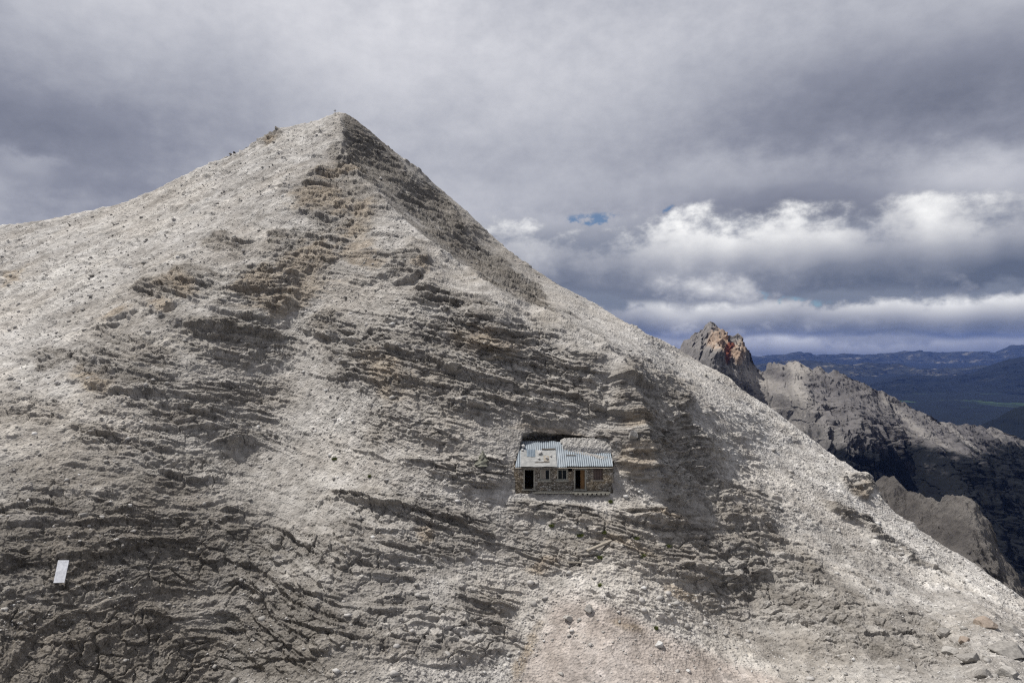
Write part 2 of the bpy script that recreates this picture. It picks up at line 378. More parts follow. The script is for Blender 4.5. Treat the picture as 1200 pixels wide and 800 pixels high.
def mountain():
    px = np.concatenate([np.linspace(-320, -14, 120, endpoint=False), np.linspace(-14, 1214, 1500), np.linspace(1215, 1500, 110)])
    sk = np.array(SKY_L, float)
    S = np.interp(px, sk[:, 0], sk[:, 1])
    NF, NB = 980, 46
    v = np.concatenate([np.linspace(0, 0.16, 60, endpoint=False), np.linspace(0.16, 1, NF - 60)])
    PX = np.repeat(px[None], NF, 0)
    PY = 1010 + (S[None] - 1010) * v[:, None]
    Y = base_depth(PX, PY)
    # the hut's niche
    P0 = np.stack([(PX - 600) / F * Y, Y, (400 - PY) / F * Y], -1)
    wv0 = fbm(P0, 1.1, 4, .6, 2)
    PXw = PX + 3.0 * wv0; PYw = PY + 2.5 * fbm(P0, 1.0, 4, .6, 12)
    lip = np.interp(PX, [596, 606, 625, 660, 700, 716, 724], [522, 511, 503.5, 505, 511, 517, 526])
    le = np.interp(PY, [503, 518, 545, 572], [613.5, 611.2, 605.5, 605.2]); ri = np.interp(PY, [505, 517, 545, 572], [710.5, 713, 716.6, 716.6])
    inx = sstep(-1.2, .6, PXw - le) * (1 - sstep(-.6, 1.2, PXw - ri))
    depth_soffit = 68.6 + 2.4 * sstep(0, 1, (PYw - lip) / 13.0) + 1.5 * sstep(520, 540, PY)
    niche = inx * ((PYw > lip) & (PY < 578.0))
    hut_near = sstep(560, 600, PX) * (1 - sstep(722, 760, PX)) * sstep(470, 500, PY) * (1 - sstep(585, 612, PY))
    B = np.stack([(PX - 600) / F * Y, Y, (400 - PY) / F * Y], -1)
    # back side of the mountain
    w = np.linspace(0, 1, NB + 1)[1:]
    top = B[-1]
    azx = (px - 600) / F
    dY = 70 * (0.015 * w + 0.985 * w * w)
    back = np.empty((NB, len(px), 3))
    back[..., 1] = top[None, :, 1] + dY[:, None]
    back[..., 0] = azx[None] * back[..., 1] + (dY[:, None] * 0.15)
    back[..., 2] = top[None, :, 2] - dY[:, None] * 0.35 - 34 * (w ** 2)[:, None]
    P = np.concatenate([B, back], 0).astype(np.float32)
    PXf = np.concatenate([PX, np.repeat(px[None], NB, 0)], 0); PYf = np.concatenate([PY, np.repeat(S[None], NB, 0) - 0 * back[..., 0]], 0)
    hn = np.concatenate([hut_near, np.zeros((NB, len(px)))], 0)
    # normals of the bare form
    du = np.gradient(P, axis=1); dv = np.gradient(P, axis=0)
    N = np.cross(du, dv); N /= np.linalg.norm(N, axis=2, keepdims=True) + 1e-9
    N = N.astype(np.float32)
    # masks
    jit = fbm(P, 9, 4, .55, 3)
    jit2 = fbm(P, 5, 3, .55, 4)
    wx = PXf + 22 * jit; wy = PYf + 14 * jit2
    rock = np.clip(field(wx, wy, ROCK) * 1.5 + 0.35 * fbm(P, 4, 4, .6, 5) - 0.25, 0, 1)
    rock = sstep(0.12, 0.75, rock)
    ochre = np.clip(field(wx, wy, OCHRE) * 1.35 + .3 * jit - .12, 0, 1)
    grit = np.clip(field(wx, wy, GRIT) + .35 * jit, 0, 1)
    dark = np.clip(field(wx, wy, DARK_SHADE) * 1.1 + .2 * jit2 - .05, 0, 1)
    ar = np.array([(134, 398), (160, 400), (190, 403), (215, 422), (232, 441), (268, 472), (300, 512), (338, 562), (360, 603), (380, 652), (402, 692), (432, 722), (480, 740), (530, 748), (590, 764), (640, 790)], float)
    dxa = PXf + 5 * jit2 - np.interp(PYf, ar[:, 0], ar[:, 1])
    dark = np.maximum(dark, sstep(-2, 9, dxa) * (1 - sstep(300, 420, PYf)) * (.8 + .3 * jit) * (1 - .45 * sstep(30, 70, dxa)))  # shaded flank right of the arete also darkened by colour
    dark = np.maximum(dark, sstep(2, 12, dxa) * sstep(400, 440, PYf) * (1 - sstep(520, 590, PYf)) * .12 * np.exp(-(dxa / 60.0) ** 2))  # shading on the buttress's right side, put into the colour
    # bedding
    b0 = P[..., 2] + 0.2 * P[..., 0] + 0.04 * P[..., 1] + 1.1 * fbm(P, 22, 3, .5, 6) + .35 * fbm(P, 7, 2, .5, 7) + 0.2 * fbm(P, 2.5, 3, .6, 8)
    along = P[..., 0] * 0.92 + P[..., 1] * 0.38 + 0.7 * fbm(P, 3, 2, .5, 9)
    disp = np.zeros(P.shape[:2], np.float32)
    for T, W, amp, sd in ((3.3, 5.0, .72, 20), (1.35, 2.2, .50, 30), (0.62, 1.0, .34, 40), (.30, .55, .19, 50)):
        t = b0 / T + hash01(np.float32(sd)) + .25 * fbm(P, T * 3, 2, .5, sd + 1)
        i = np.floor(t); f = t - i
        patch = fbm(np.stack([along * .38 + i * 3.7, P[..., 1] * .2, b0], -1).astype(np.float32), T * 2.6, 4, .6, sd + 2)
        patch = np.clip(patch * 2.3 + .12 + .55 * (rock - .5), 0, 1.2)
        blk = np.floor((along + hash01(i, sd) * W * 3) / W)
        br = 0.62 + 0.38 * hash01(blk, i * 1.3 + sd)
        edge = .08 + .08 * hash01(i, sd + 5)
        prof = np.where(f < edge, f / edge, (1 - (f - edge) / (1 - edge)) ** 0.8)
        disp += (amp * prof * patch * br).astype(np.float32)
    rockamp = np.maximum(0.22 + 0.78 * rock, .75 * grit)
    topr = sstep(470, 250, PYf) 
    disp *= rockamp
    big = fbm(P, 15, 4, .5, 60) * (.45 + .75 * rock)
    crag = fbm(P, 3.2, 5, .58, 61, 'ridge') * (.06 + .20 * rock)
    gran = fbm(P, .55, 3, .65, 63) * (.085 + .05 * rock)
    wv = np.stack([fbm(P, 1.2, 2, .5, 66), fbm(P, 1.2, 2, .5, 67), fbm(P, 1.2, 2, .5, 68)], -1)
    PB = np.stack([along, P[..., 1] * .92 - P[..., 0] * .38, b0], -1).astype(np.float32) + .22 * wv
    a1, a2, idb = cells(PB, 1.9, (1, 1, 2.2), 1)
    blocks = (idb - .4) * .48 * rock * sstep(.0, .10, a2 - a1) - .16 * (1 - sstep(0, .09, a2 - a1)) * rock
    a1, a2, idc = cells(PB, .75, (1, 1, 1.9), 2)
    blocks += (idc - .4) * .22 * (.12 + .88 * rock) - .07 * (1 - sstep(0, .12, a2 - a1)) * rock
    a1, a2, ids = cells(P, .42, (1, 1, 1.2), 3)
    stones = (np.clip(ids - .55, 0, 1) * .34) * np.clip(1.25 - 1.6 * a1, 0, 1) * (1.1 - .6 * rock)
    # thin bedrock ribs and scattered broken edges in the scree, running with the bedding
    Q = np.stack([along, b0 * 4.0, P[..., 1] * .2], -1).astype(np.float32)
    ribs = np.clip(fbm(Q, 4.0, 5, .62, 64) - .10, 0, 1) * (1.0 - .5 * rock)
    disp = disp * 1.05 * (1 - .45 * hn)
    hk = 1 - .72 * hn
    chute = np.clip(sstep(690, 720, wy) * sstep(-14, 10, wx - np.interp(PYf, [690, 800, 1000], [642, 604, 540])) * sstep(-20, 14, np.interp(PYf, [690, 720, 760, 800, 1000], [672, 740, 830, 925, 1100]) - wx), 0, 1)
    gran = gran * (1 - .5 * chute); stones = stones * (1 - .6 * chute); disp = disp * (1 - .7 * chute); ribs = ribs * (1 - .7 * chute); blocks = blocks * (1 - .7 * chute)
    D = disp + (big + crag + ribs) * hk + gran + blocks * (1 - .4 * hn) + stones * hk
    ml = sstep(400, 240, PXf + (PYf - 300) * .6)
    mr = sstep(640, 800, PXf)
    sl_ = fbm(np.stack([(P[..., 0] * .86 + P[..., 2] * .5) * .2, -P[..., 0] * .5 + P[..., 2] * .86, P[..., 1] * .22], -1).astype(np.float32), 1.5, 5, .62, 74)
    sr_ = fbm(np.stack([(P[..., 0] * .8 - P[..., 2] * .6) * .16, P[..., 0] * .6 + P[..., 2] * .8, P[..., 1] * .25], -1).astype(np.float32), 1.7, 5, .62, 75)
    D += (np.clip(sl_ - .05, -.2, .6) * .55 * ml + np.clip(sr_ - .08, -.2, .7) * .85 * mr) * (1 - .7 * rock)
    D += (1.5 * np.exp(-np.abs(dxa) / 13.0) * sstep(128, 150, PYf) * (1 - sstep(560, 640, PYf))).astype(np.float32)
    # vertical fluting in the lower right beds
    flut = fbm(P, .9, 3, .6, 65, 'ridge', stretch=(1, 1, .22)) * .22
    D += flut * np.clip(blob(PXf, PYf, 930, 690, 150, 80, 20) + blob(PXf, PYf, 560, 430, 160, 50, 12) * .5, 0, 1) * rock
    # named ledges
    led = np.zeros_like(D)
    wob = 5.0 * fbm(P, 3.0, 4, .6, 70) + 2.6 * (hash01(np.floor(along / 1.25), np.floor(b0 / 2.5)) - .5)
    patchy = np.clip(.62 + 1.15 * fbm(P, 3.4, 3, .6, 71), .08, 1.25)
    for k, (line, amp, hh) in enumerate(LEDGES):
        L = np.array(line, float)
        x0, x1 = L[0, 0], L[-1, 0]
        sl = (PXf[0] > x0 - 30) & (PXf[0] < x1 + 30)
        c = np.where(sl)[0]
        if not len(c): continue
        c = slice(c[0], c[-1] + 1)
        ly = np.interp(PXf[:, c], L[:, 0], L[:, 1])
        up = ly + wob[:, c] - PYf[:, c]                 # px above the line
        ends = sstep(x0 - 10, x0 + .18 * (x1 - x0), PXf[:, c]) * (1 - sstep(x1 - .18 * (x1 - x0), x1 + 10, PXf[:, c]))
        u = up / hh
        prof = np.where(u < 0, 0, np.where(u < .10, u / .10, np.clip(1 - (u - .10) / 1.1, 0, 1) ** 1.2))
        under = np.where(u < 0, -np.exp(-(u / .25) ** 2) * .28, 0)
        br = .7 + .3 * hash01(np.floor(along[:, c] / 1.7 + k), k)
        led[:, c] += (amp * LEDGE_AMP * ends * patchy[:, c] * (prof * br + under * (u > -1.2))).astype(np.float32)
    ledm = np.clip(np.abs(led), 0, 1)
    D += led * hk
    # keep clear of the hut
    # the back gets only the rough shape
    fade = np.ones_like(D); fade[NF:] = (1 - .6 * w)[:, None]
    D *= fade
    OUT = N * .62 + np.array([0, -.38, .12], np.float32)
    P = P + OUT * D[..., None]
    # carve the niche
    yt = np.maximum(depth_soffit + .25 * jit[:NF], P[:NF, :, 1])
    m = niche > 0
    Yn = P[:NF, :, 1] + (yt - P[:NF, :, 1]) * niche
    sc = (Yn / P[:NF, :, 1])[..., None]
    P[:NF] = np.where(m[..., None], P[:NF] * sc, P[:NF])
    rock = np.clip(rock + ledm * .8, 0, 1)
    Pn = P
    mott = .5 + .5 * fbm(Pn, 1.6, 5, .62, 80)
    beds = .5 + .5 * fbm(np.stack([along * .16, P[..., 1] * .16, b0 * 1.7], -1).astype(np.float32), 1.0, 5, .62, 81)
    streak = .5 + .5 * fbm(Pn, 1.0, 4, .65, 82, stretch=(1.1, 1.1, .14))
    warm = .5 + .5 * fbm(Pn, 11, 4, .6, 83)
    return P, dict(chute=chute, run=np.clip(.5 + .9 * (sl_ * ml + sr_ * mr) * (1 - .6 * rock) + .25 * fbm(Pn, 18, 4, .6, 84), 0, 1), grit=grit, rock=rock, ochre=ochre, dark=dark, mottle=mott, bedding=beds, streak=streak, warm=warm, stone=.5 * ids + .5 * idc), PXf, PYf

MP, MA, MPX, MPY = mountain()

def surf(px, py):
    """point of the finished mountain surface seen at (px, py)"""
    c = int(np.argmin(np.abs(MPX[0] - px)))
    r = int(np.argmin(np.abs(MPY[:980, c] - py)))
    return Vector(MP[r, c].tolist())

# materials -----------------------------------------------------------------
def rock_material():
    m, t = material('dolomite')
    p = t.pos()
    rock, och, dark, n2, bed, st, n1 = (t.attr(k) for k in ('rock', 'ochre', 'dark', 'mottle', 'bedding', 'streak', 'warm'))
    n3 = t.noise(p, 5.5, 3, .7)
    scree = t.ramp(n2, (.25, (.35, .33, .305)), (.5, (.44, .42, .39)), (.75, (.53, .51, .48)))
    stone = t.ramp(bed, (.25, (.178, .163, .145)), (.5, (.29, .27, .243)), (.76, (.40, .378, .346)))
    scree = t.mix(t.mul(t.attr('grit'), .85), scree, t.ramp(n2, (.25, (.20, .184, .163)), (.5, (.29, .27, .243)), (.75, (.385, .363, .331))))
    scree = t.mix(t.mul(t.attr('chute'), .9), scree, t.ramp(n2, (.25, (.29, .255, .23)), (.5, (.36, .32, .29)), (.75, (.43, .39, .36))))
    c = t.mix(rock, scree, stone)
    brown = t.ramp(n2, (.25, (.175, .135, .095)), (.55, (.295, .245, .185)), (.8, (.40, .355, .295)))
    c = t.mix(t.mul(t.rng(t.add(och, t.add(t.mul(t.sub(n2, .5), 1.3), t.mul(t.sub(bed, .5), 1.0))), .3, 1.05), .72), c, brown)
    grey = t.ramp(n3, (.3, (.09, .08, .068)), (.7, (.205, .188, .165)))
    c = t.mix(t.mul(t.rng(t.add(dark, t.mul(t.sub(n2, .5), 1.1)), .22, .9), .85), c, grey)  # dark mask: dark rock and painted shade together
    c = t.mix(t.mul(t.mul(t.rng(st, .52, .78), rock), .5), c, (.15, .14, .13))
    c = t.mix(t.mul(t.rng(n1, .42, .66), .3), c, t.mix(1.0, c, (1.0, .94, .86), 'MULTIPLY'))
    c = t.mix(1.0, c, t.ramp(t.attr('run'), (.1, (.74, .73, .72)), (.5, (1, 1, 1)), (.85, (1.13, 1.13, 1.12))), 'MULTIPLY')
    tone = t.add(t.mul(t.attr('stone'), .6), t.mul(n3, .4))
    c = t.mix(.9, c, t.ramp(tone, (.2, (.55, .55, .55)), (.42, (.88, .88, .88)), (.62, (1.05, 1.05, 1.05)), (.8, (1.4, 1.4, 1.4))), 'MULTIPLY')
    v3 = t.voronoi(p, 4.5)
    nrm = t.bump(t.add(v3, t.mul(n3, .9)), .8, .16)
    t.out(c, .95, nrm, spec=.12)
    return m

M_ROCK = rock_material()
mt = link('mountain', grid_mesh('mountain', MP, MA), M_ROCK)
tag(mt, 'pale grey pyramid shaped mountain of scree and layered rock', 'mountain', kind='structure')

# ------------------------------------------------------------------ distant ranges
def build_range(name, sky, y_sky, y_bot, bottom, cols, rows, amp, gsize, seed, tower=None, x0=None, x1=None, jag=0.0, power=.9, bed=0.0):
    sk = np.array(sky, float)
    px = np.linspace(sk[0, 0] if x0 is None else x0, sk[-1, 0] if x1 is None else x1, cols)
    S = np.interp(px, sk[:, 0], sk[:, 1])
    ys = np.interp(px, [a for a, _ in y_sky], [b for _, b in y_sky])
    f = np.linspace(1, 0, rows) ** 1.15
    PX = np.repeat(px[None], rows, 0)
    PY = S[None] + (bottom - S[None]) * f[:, None]
    Y = ys[None] + (y_bot - 1) * ys[None] * (f[:, None] ** power)
    if tower is not None: Y = Y + tower(PX, PY)
    P = np.stack([(PX - 600) / F * Y, Y, (400 - PY) / F * Y], -1)
    nb = 24
    w = np.linspace(0, 1, nb + 1)[1:]
    back = np.empty((nb, cols, 3))
    dY = ys[None] * .3 * (w ** 1.3)[:, None]
    back[..., 1] = P[-1:, :, 1] + dY
    back[..., 0] = (px[None] - 600) / F * back[..., 1]
    back[..., 2] = P[-1:, :, 2] - dY * .8
    P = np.concatenate([P, back], 0).astype(np.float32)
    edge = np.concatenate([np.clip(f * 6, .15, 1), np.full(nb, .5)])[:, None]
    warp = fbm(P, gsize * 2, 3, .5, seed)
    G = np.stack([P[..., 0] + warp * gsize * .4, P[..., 1] * .09, P[..., 2] * .06], -1)
    gul = fbm(G, gsize, 7, .58, seed + 1, 'ridge')
    rough = fbm(P, gsize * .6, 8, .6, seed + 2, 'ridge')
    d = amp * (gul * 1.0 + rough * .28) * edge
    if bed:
        bb = (P[..., 2] + .15 * P[..., 0]) / bed + .8 * fbm(P, bed * 4, 2, .5, seed + 5)
        d = d + amp * .25 * (bb - np.floor(bb)) * edge
    P[..., 1] -= d
    P[..., 2] += .3 * d * edge + jag * fbm(P, gsize * .25, 4, .6, seed + 3) * (1.1 - edge)
    PXf = np.concatenate([PX, np.repeat(px[None], nb, 0)], 0); PYf = np.concatenate([PY, np.repeat(S[None], nb, 0)], 0)
    return P, gul, PXf, PYf

MID = [(760, 430), (785, 416), (795, 408), (800, 402), (806, 398), (812, 391), (818, 389), (822, 387), (825, 381), (829, 378), (833, 377), (837, 381), (842, 388), (848, 392), (850, 396), (854, 394), (860, 395), (862, 401), (865, 403), (868, 411), (871, 413),
       (874, 419), (880, 427), (886, 431), (894, 435), (896, 433), (897, 425), (905, 424), (914, 425), (918, 429), (921, 427), (926, 424), (932, 424), (940, 428), (951, 433), (955, 430), (960, 430), (965, 437), (972, 436), (980, 434), (990, 439),
       (1000, 444), (1020, 455), (1040, 463), (1060, 474), (1080, 485), (1100, 495), (1115, 496), (1135, 498), (1150, 500), (1170, 505), (1200, 518), (1300, 560), (1450, 640)]
def mid_tower(PX, PY):
    a = -90 * blob(PX, PY, 846, 420, 40, 40) - 60 * blob(PX, PY, 826, 415, 26, 30) - 40 * blob(PX, PY, 868, 430, 14, 22)
    a += -110 * blob(PX, PY, 908, 462, 34, 34) - 160 * blob(PX, PY, 945, 480, 26, 70, -18) - 180 * blob(PX, PY, 1005, 510, 40, 70, -28) - 140 * blob(PX, PY, 1110, 590, 40, 90, -20)
    a += 150 * blob(PX, PY, 1060, 560, 24, 80, -20)
    return a
P, gul, PX, PY = build_range('mid', MID, [(760, 3000), (835, 2740), (900, 2700), (990, 2400), (1100, 2250), (1200, 2200), (1450, 2000)], .6, 780, 1000, 520, 75, 95, 101, mid_tower, jag=16, bed=45)
tw = np.clip(blob(PX, PY, 842, 408, 36, 26) * 1.3, 0, 1) * sstep(445, 425, PY)
flu = fbm(P, 55, 5, .6, 125, 'ridge', stretch=(1, .4, .16)); flu2 = fbm(P, 22, 4, .6, 126, 'ridge', stretch=(1, .5, .3))
P[..., 1] -= (70 * flu + 24 * flu2) * tw
P[..., 2] += (16 * flu + 13 * flu2) * tw
P[..., 1] -= 26 * fbm(P, 40, 5, .62, 127, 'ridge', stretch=(1, .3, .35)) * (1 - tw)
j = fbm(P, 160, 4, .6, 120); j2 = fbm(P, 60, 4, .6, 121)
fing = fbm(np.stack([P[..., 0] + .25 * P[..., 2] + 40 * j2, P[..., 1] * .05, P[..., 2] * .16], -1).astype(np.float32), 130, 5, .6, 122)
wood = sstep(.02, .22, sstep(455, 590, PY + .05 * (1100 - PX)) * .9 - .42 + .75 * fing + .18 * j2)
_unused = sstep(.1, .55, sstep(470, 600, PY + 55 * j + .06 * (PX - 1000)) * 1.0 + .45 * j2 - .55 * gul - .15)
red = np.clip(blob(PX + 4 * j2, PY + 4 * j, 850, 416, 5, 13, 8) * .95 + .4 * flu * blob(PX, PY, 850, 412, 9, 14) - .1, 0, 1)
orange = np.clip(blob(PX + 4 * j, PY + 3 * j2, 838, 398, 12, 15) * .9 + blob(PX, PY, 862, 418, 7, 12) * 1.0 + blob(PX, PY, 846, 408, 22, 10) * .4 + .35 * j2 * blob(PX, PY, 845, 410, 30, 25) + .5 * flu * blob(PX, PY, 845, 405, 30, 22) - .12, 0, 1)
strk = sstep(.12, .42, fbm(np.stack([P[..., 0] + .25 * P[..., 2] + 30 * j2, P[..., 1] * .04, P[..., 2] * .10], -1).astype(np.float32), 75, 4, .6, 128)) * sstep(440, 480, PY) * sstep(660, 560, PY)
pale = np.clip(.55 * strk + .35 * tw + .5 * blob(PX, PY, 885, 447, 40, 10, 20) + blob(PX, PY, 868, 440, 34, 7, 14) * .9 + blob(PX, PY, 932, 445, 10, 26, 6) * .8 + blob(PX, PY, 935, 430, 24, 6, 8) * .8 + blob(PX, PY, 925, 500, 10, 40, 12) * .4 + .3 * np.clip(gul, -1, 1) * sstep(640, 470, PY) + .25 * j2, 0, 1)

def far_rock(name, c0, c1, cw, use_attr=True, scale=.012):
    m, t = material(name)
    p = t.pos()
    n = t.noise(p, scale, 8, .65); n2 = t.noise(t.vmul(p, (1, 1, .35)), scale * 2.4, 6, .7)
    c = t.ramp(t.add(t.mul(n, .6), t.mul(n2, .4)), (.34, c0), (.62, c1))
    if use_attr:
        c = t.mix(t.mul(t.attr('pale'), .7), c, (.36, .335, .30))
        c = t.mix(t.rng(t.attr('orange'), .1, .7), c, t.ramp(n2, (.3, (.22, .155, .11)), (.5, (.36, .27, .20)), (.7, (.44, .39, .33))))
        c = t.mix(t.rng(t.attr('red'), .15, .6), c, t.ramp(n2, (.3, (.13, .045, .03)), (.7, (.27, .10, .06))))
        c = t.mix(t.attr('wood'), c, t.ramp(n2, (.3, cw), (.8, tuple(x * 1.8 for x in cw))))
    t.out(c, .95, t.bump(n2, .8, 12.0), spec=.1)
    return m
M_MID = far_rock('shaded_limestone', (.055, .052, .053), (.155, .145, .142), (.007, .008, .009))  # low albedo carries the cloud shadow over this ridge
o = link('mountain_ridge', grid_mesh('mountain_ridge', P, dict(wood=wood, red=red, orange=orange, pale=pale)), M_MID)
tag(o, 'grey mountain ridge with a red and orange rock tower at its left end', 'mountain', kind='structure')

SPUR = [(960, 640), (985, 605), (1008, 585), (1020, 573), (1028, 562), (1036, 558), (1048, 559), (1056, 568), (1064, 575), (1074, 576), (1082, 581), (1092, 583), (1100, 586), (1106, 581), (1118, 580), (1130, 580), (1140, 588), (1147, 600), (1155, 612), (1163, 633), (1172, 650), (1182, 664), (1196, 690), (1230, 745), (1300, 850), (1450, 1050)]
P, gul, PX, PY = build_range('spur', SPUR, [(960, 720), (1040, 700), (1100, 640), (1200, 560), (1450, 520)], .55, 1000, 400, 380, 20, 26, 140, jag=6, bed=11, power=.8)
z0 = np.zeros(P.shape[:2])
j2 = fbm(P, 20, 4, .6, 150)
M_SPUR = far_rock('spur_limestone', (.055, .050, .047), (.135, .123, .112), (.02, .02, .02), scale=.05)
o = link('mountain_spur', grid_mesh('mountain_spur', P, dict(wood=np.clip(j2 - .25, 0, 1), red=z0, orange=np.clip(j2 * .6 - .2, 0, .4), pale=np.clip(gul * .5, 0, .5))), M_SPUR)
tag(o, 'lower brown grey rock spur in front of the dark mountain ridge', 'mountain', kind='structure')

# dark wooded slope at the right edge
m, t = material('far_forest')
p = t.pos()
n = t.noise(p, .004, 8, .65); n2 = t.noise(p, .02, 6, .7)
c = t.ramp(n, (.35, (.005, .007, .009)), (.7, (.012, .015, .014)))  # woods kept very dark, cloud shade included in their colour
c = t.mix(t.mul(t.rng(t.noise(p, .0011, 8, .6), .6, .72), .5), c, (.06, .058, .048))
t.out(c, .95, t.bump(n2, .8, 25.0), spec=.05)
M_FOR = m
P, *_ = build_range('r', [(1060, 530), (1100, 518), (1140, 502), (1155, 494), (1170, 488), (1185, 480), (1200, 474), (1300, 440), (1450, 425)], [(1060, 5200), (1450, 6000)], .62, 700, 240, 160, 190, 420, 160, jag=20)
tag(link('wooded_slope', grid_mesh('wooded_slope', P), M_FOR), 'dark blue wooded slope at the right edge below the valley', 'hill', kind='structure')
P, *_ = build_range('r', [(880, 482), (960, 468), (1010, 452), (1025, 447), (1045, 442), (1062, 439), (1085, 440), (1110, 441), (1135, 437), (1150, 432), (1168, 425), (1185, 420), (1196, 418), (1220, 420), (1300, 428), (1450, 430)], [(880, 14500), (1450, 15000)], .8, 466, 300, 120, 420, 900, 170, jag=25)
tag(link('wooded_hill', grid_mesh('wooded_hill', P), M_FOR), 'long dark blue wooded hill beyond the green valley', 'hill', kind='structure')
m, t = material('far_range_rock')
p = t.pos()
n = t.noise(p, .0016, 8, .62); n2 = t.noise(p, .0005, 5, .6)
c = t.ramp(n, (.35, (.012, .014, .013)), (.56, (.03, .032, .026)), (.70, (.20, .18, .14)))
t.out(c, .95, t.bump(n, .7, 60.0), spec=.05)
M_FAR = m
P, *_ = build_range('r', [(700, 440), (800, 436), (860, 432), (905, 424), (930, 421), (950, 423), (975, 426), (1000, 427), (1015, 424), (1030, 426), (1060, 434), (1100, 432), (1150, 428), (1250, 424), (1450, 430)], [(700, 21000), (1450, 20000)], .86, 450, 340, 110, 700, 1300, 180, jag=60)
tag(link('hills', grid_mesh('hills', P), M_FAR), 'brown sunlit hills before the far blue range', 'hill', kind='structure')
P, *_ = build_range('r', [(600, 420), (700, 417), (800, 414), (880, 417), (910, 416), (935, 413), (960, 416), (990, 414), (1020, 416), (1060, 411), (1100, 413), (1140, 412), (1165, 413), (1175, 409), (1183, 405), (1200, 404), (1240, 402), (1300, 408), (1450, 412)], [(600, 33000), (1450, 30000)], .88, 436, 380, 110, 900, 1800, 185, jag=90)
tag(link('far_mountains', grid_mesh('far_mountains', P), M_FAR), 'hazy blue mountain range along the horizon', 'mountain', kind='structure')

# valley floor, a sheet reaching to the horizon
m, t = material('valley_floor')
p = t.pos()
n = t.noise(p, .0006, 6, .6); n2 = t.noise(p, .006, 6, .65)
c = t.ramp(n2, (.3, (.004, .0055, .008)), (.7, (.010, .014, .014)))
fld = t.n('ShaderNodeTexVoronoi'); t.put(fld.inputs['Vector'], p); fld.inputs['Scale'].default_value = .0022
sep = t.n('ShaderNodeSeparateColor'); t.put(sep.inputs[0], fld.outputs['Color'])
green = t.ramp(sep.outputs[0], (0, (.014, .022, .014)), (.4, (.025, .045, .02)), (.7, (.06, .105, .035)), (1, (.10, .13, .06)))
sx = t.n('ShaderNodeSeparateXYZ'); t.put(sx.inputs[0], p)
belt = t.mul(t.rng(sx.outputs[1], 9200, 9900), t.rng(sx.outputs[1], 12000, 11300))
c = t.mix(t.mul(t.rng(n, .50, .545), belt), c, green)
t.out(c, .95, None, spec=.05)
gv = np.stack(np.meshgrid(np.linspace(-40000, 40000, 61), np.linspace(-40000, 40000, 61)), -1)
gp = np.concatenate([gv, np.full(gv.shape[:2] + (1,), -900.0)], -1)
tag(link('valley', grid_mesh('valley', gp), m), 'flat green valley floor far below', 'valley', kind='structure')

#HUT_BEGIN
# ------------------------------------------------------------------ the hut
HY = 66.0; HS = HY / F
HO = pt(661, 573.5, HY)
def hx(px): return (px - 661) * HS
def hz(py): return (573.5 - py) * HS

def simple_mat(name, c0, c1, scale=3.0, rough=.85, bump=.3, dist=.03, stretch=(1, 1, 1), spec=.2, metallic=0.0, detail=5):
    m, t = material(name)
    p = t.vmul(t.pos(), stretch)
    n = t.noise(p, scale, detail, .65)
    t.out(t.ramp(n, (.3, c0), (.7, c1)), rough, t.bump(n, bump, dist), metallic, spec)
    return m

def masonry_material():
    m, t = material('rubble_masonry')
    p = t.vmul(t.pos(), (1, 1, 1.7))
    p = t.vadd(p, t.vmul(t.n('ShaderNodeTexNoise').outputs['Color'], (.05, .05, .05)))
    vo = t.n('ShaderNodeTexVoronoi'); t.put(vo.inputs['Vector'], p); vo.inputs['Scale'].default_value = 4.6
    ed = t.voronoi(p, 4.6, 'DISTANCE_TO_EDGE')
    sep = t.n('ShaderNodeSeparateColor'); t.put(sep.inputs[0], vo.outputs['Color'])
    n = t.noise(p, 9, 5, .7)
    st = t.ramp(sep.outputs[0], (0, (.13, .112, .09)), (.3, (.24, .212, .172)), (.6, (.34, .308, .26)), (.85, (.43, .40, .35)), (1, (.52, .49, .445)))
    st = t.mix(.5, st, t.ramp(n, (.3, (.55, .55, .55)), (.7, (1.3, 1.3, 1.3))), 'MULTIPLY')
    big = t.noise(t.pos(), .55, 4, .6)
    st = t.mix(t.rng(big, .45, .62), st, t.mix(1.0, st, (1.35, 1.22, 1.02), 'MULTIPLY'))
    c = t.mix(t.rng(ed, .0, .05), (.11, .097, .082), st)
    t.out(c, .95, t.bump(t.add(t.rng(ed, 0, .12), t.mul(n, .3)), .9, .06), spec=.1)
    return m
M_MASON = masonry_material()

def sheet_material():
    m, t = material('weathered_zinc_sheet')
    p = t.pos()
    n = t.noise(p, 1.3, 6, .65); n2 = t.noise(t.vmul(p, (2.2, .5, .5)), 2.0, 5, .7)
    rnd = t.n('ShaderNodeObjectInfo').outputs['Random']
    c = t.ramp(n, (.3, (.15, .18, .205)), (.7, (.255, .285, .31)))
    c = t.mix(t.mul(rnd, .25), c, (.30, .32, .34))
    c = t.mix(t.mul(t.rng(n2, .56, .75), .6), c, (.36, .36, .345))
    c = t.mix(t.mul(t.rng(n2, .42, .28), .5), c, (.16, .135, .11))
    t.out(c, .55, t.bump(n, .2, .02), .35, .4)
    return m
M_SHEET = sheet_material()
M_PALE = simple_mat('bleached_sheet', (.20, .205, .20), (.40, .395, .375), 2.6, .8, .3, .03, (1, 1.5, 1.5))
M_BLUE = simple_mat('dark_blue_sheet', (.105, .135, .165), (.19, .23, .265), 2.5, .6)
M_WOOD = simple_mat('grey_weathered_wood', (.20, .175, .14), (.38, .345, .29), 4.0, .9, .5, .02, (.6, 2, 4))
M_FRAME = simple_mat('frame_wood', (.22, .21, .175), (.38, .365, .31), 5.0, .85)
M_DOOR = simple_mat('orange_brown_wood', (.13, .072, .032), (.22, .125, .055), 3.0, .7, .4, .02, (3, 1, .5))
M_SHUT = simple_mat('faded_brown_wood', (.085, .062, .055), (.15, .115, .10), 3.0, .85, .4, .02, (4, 1, .5))
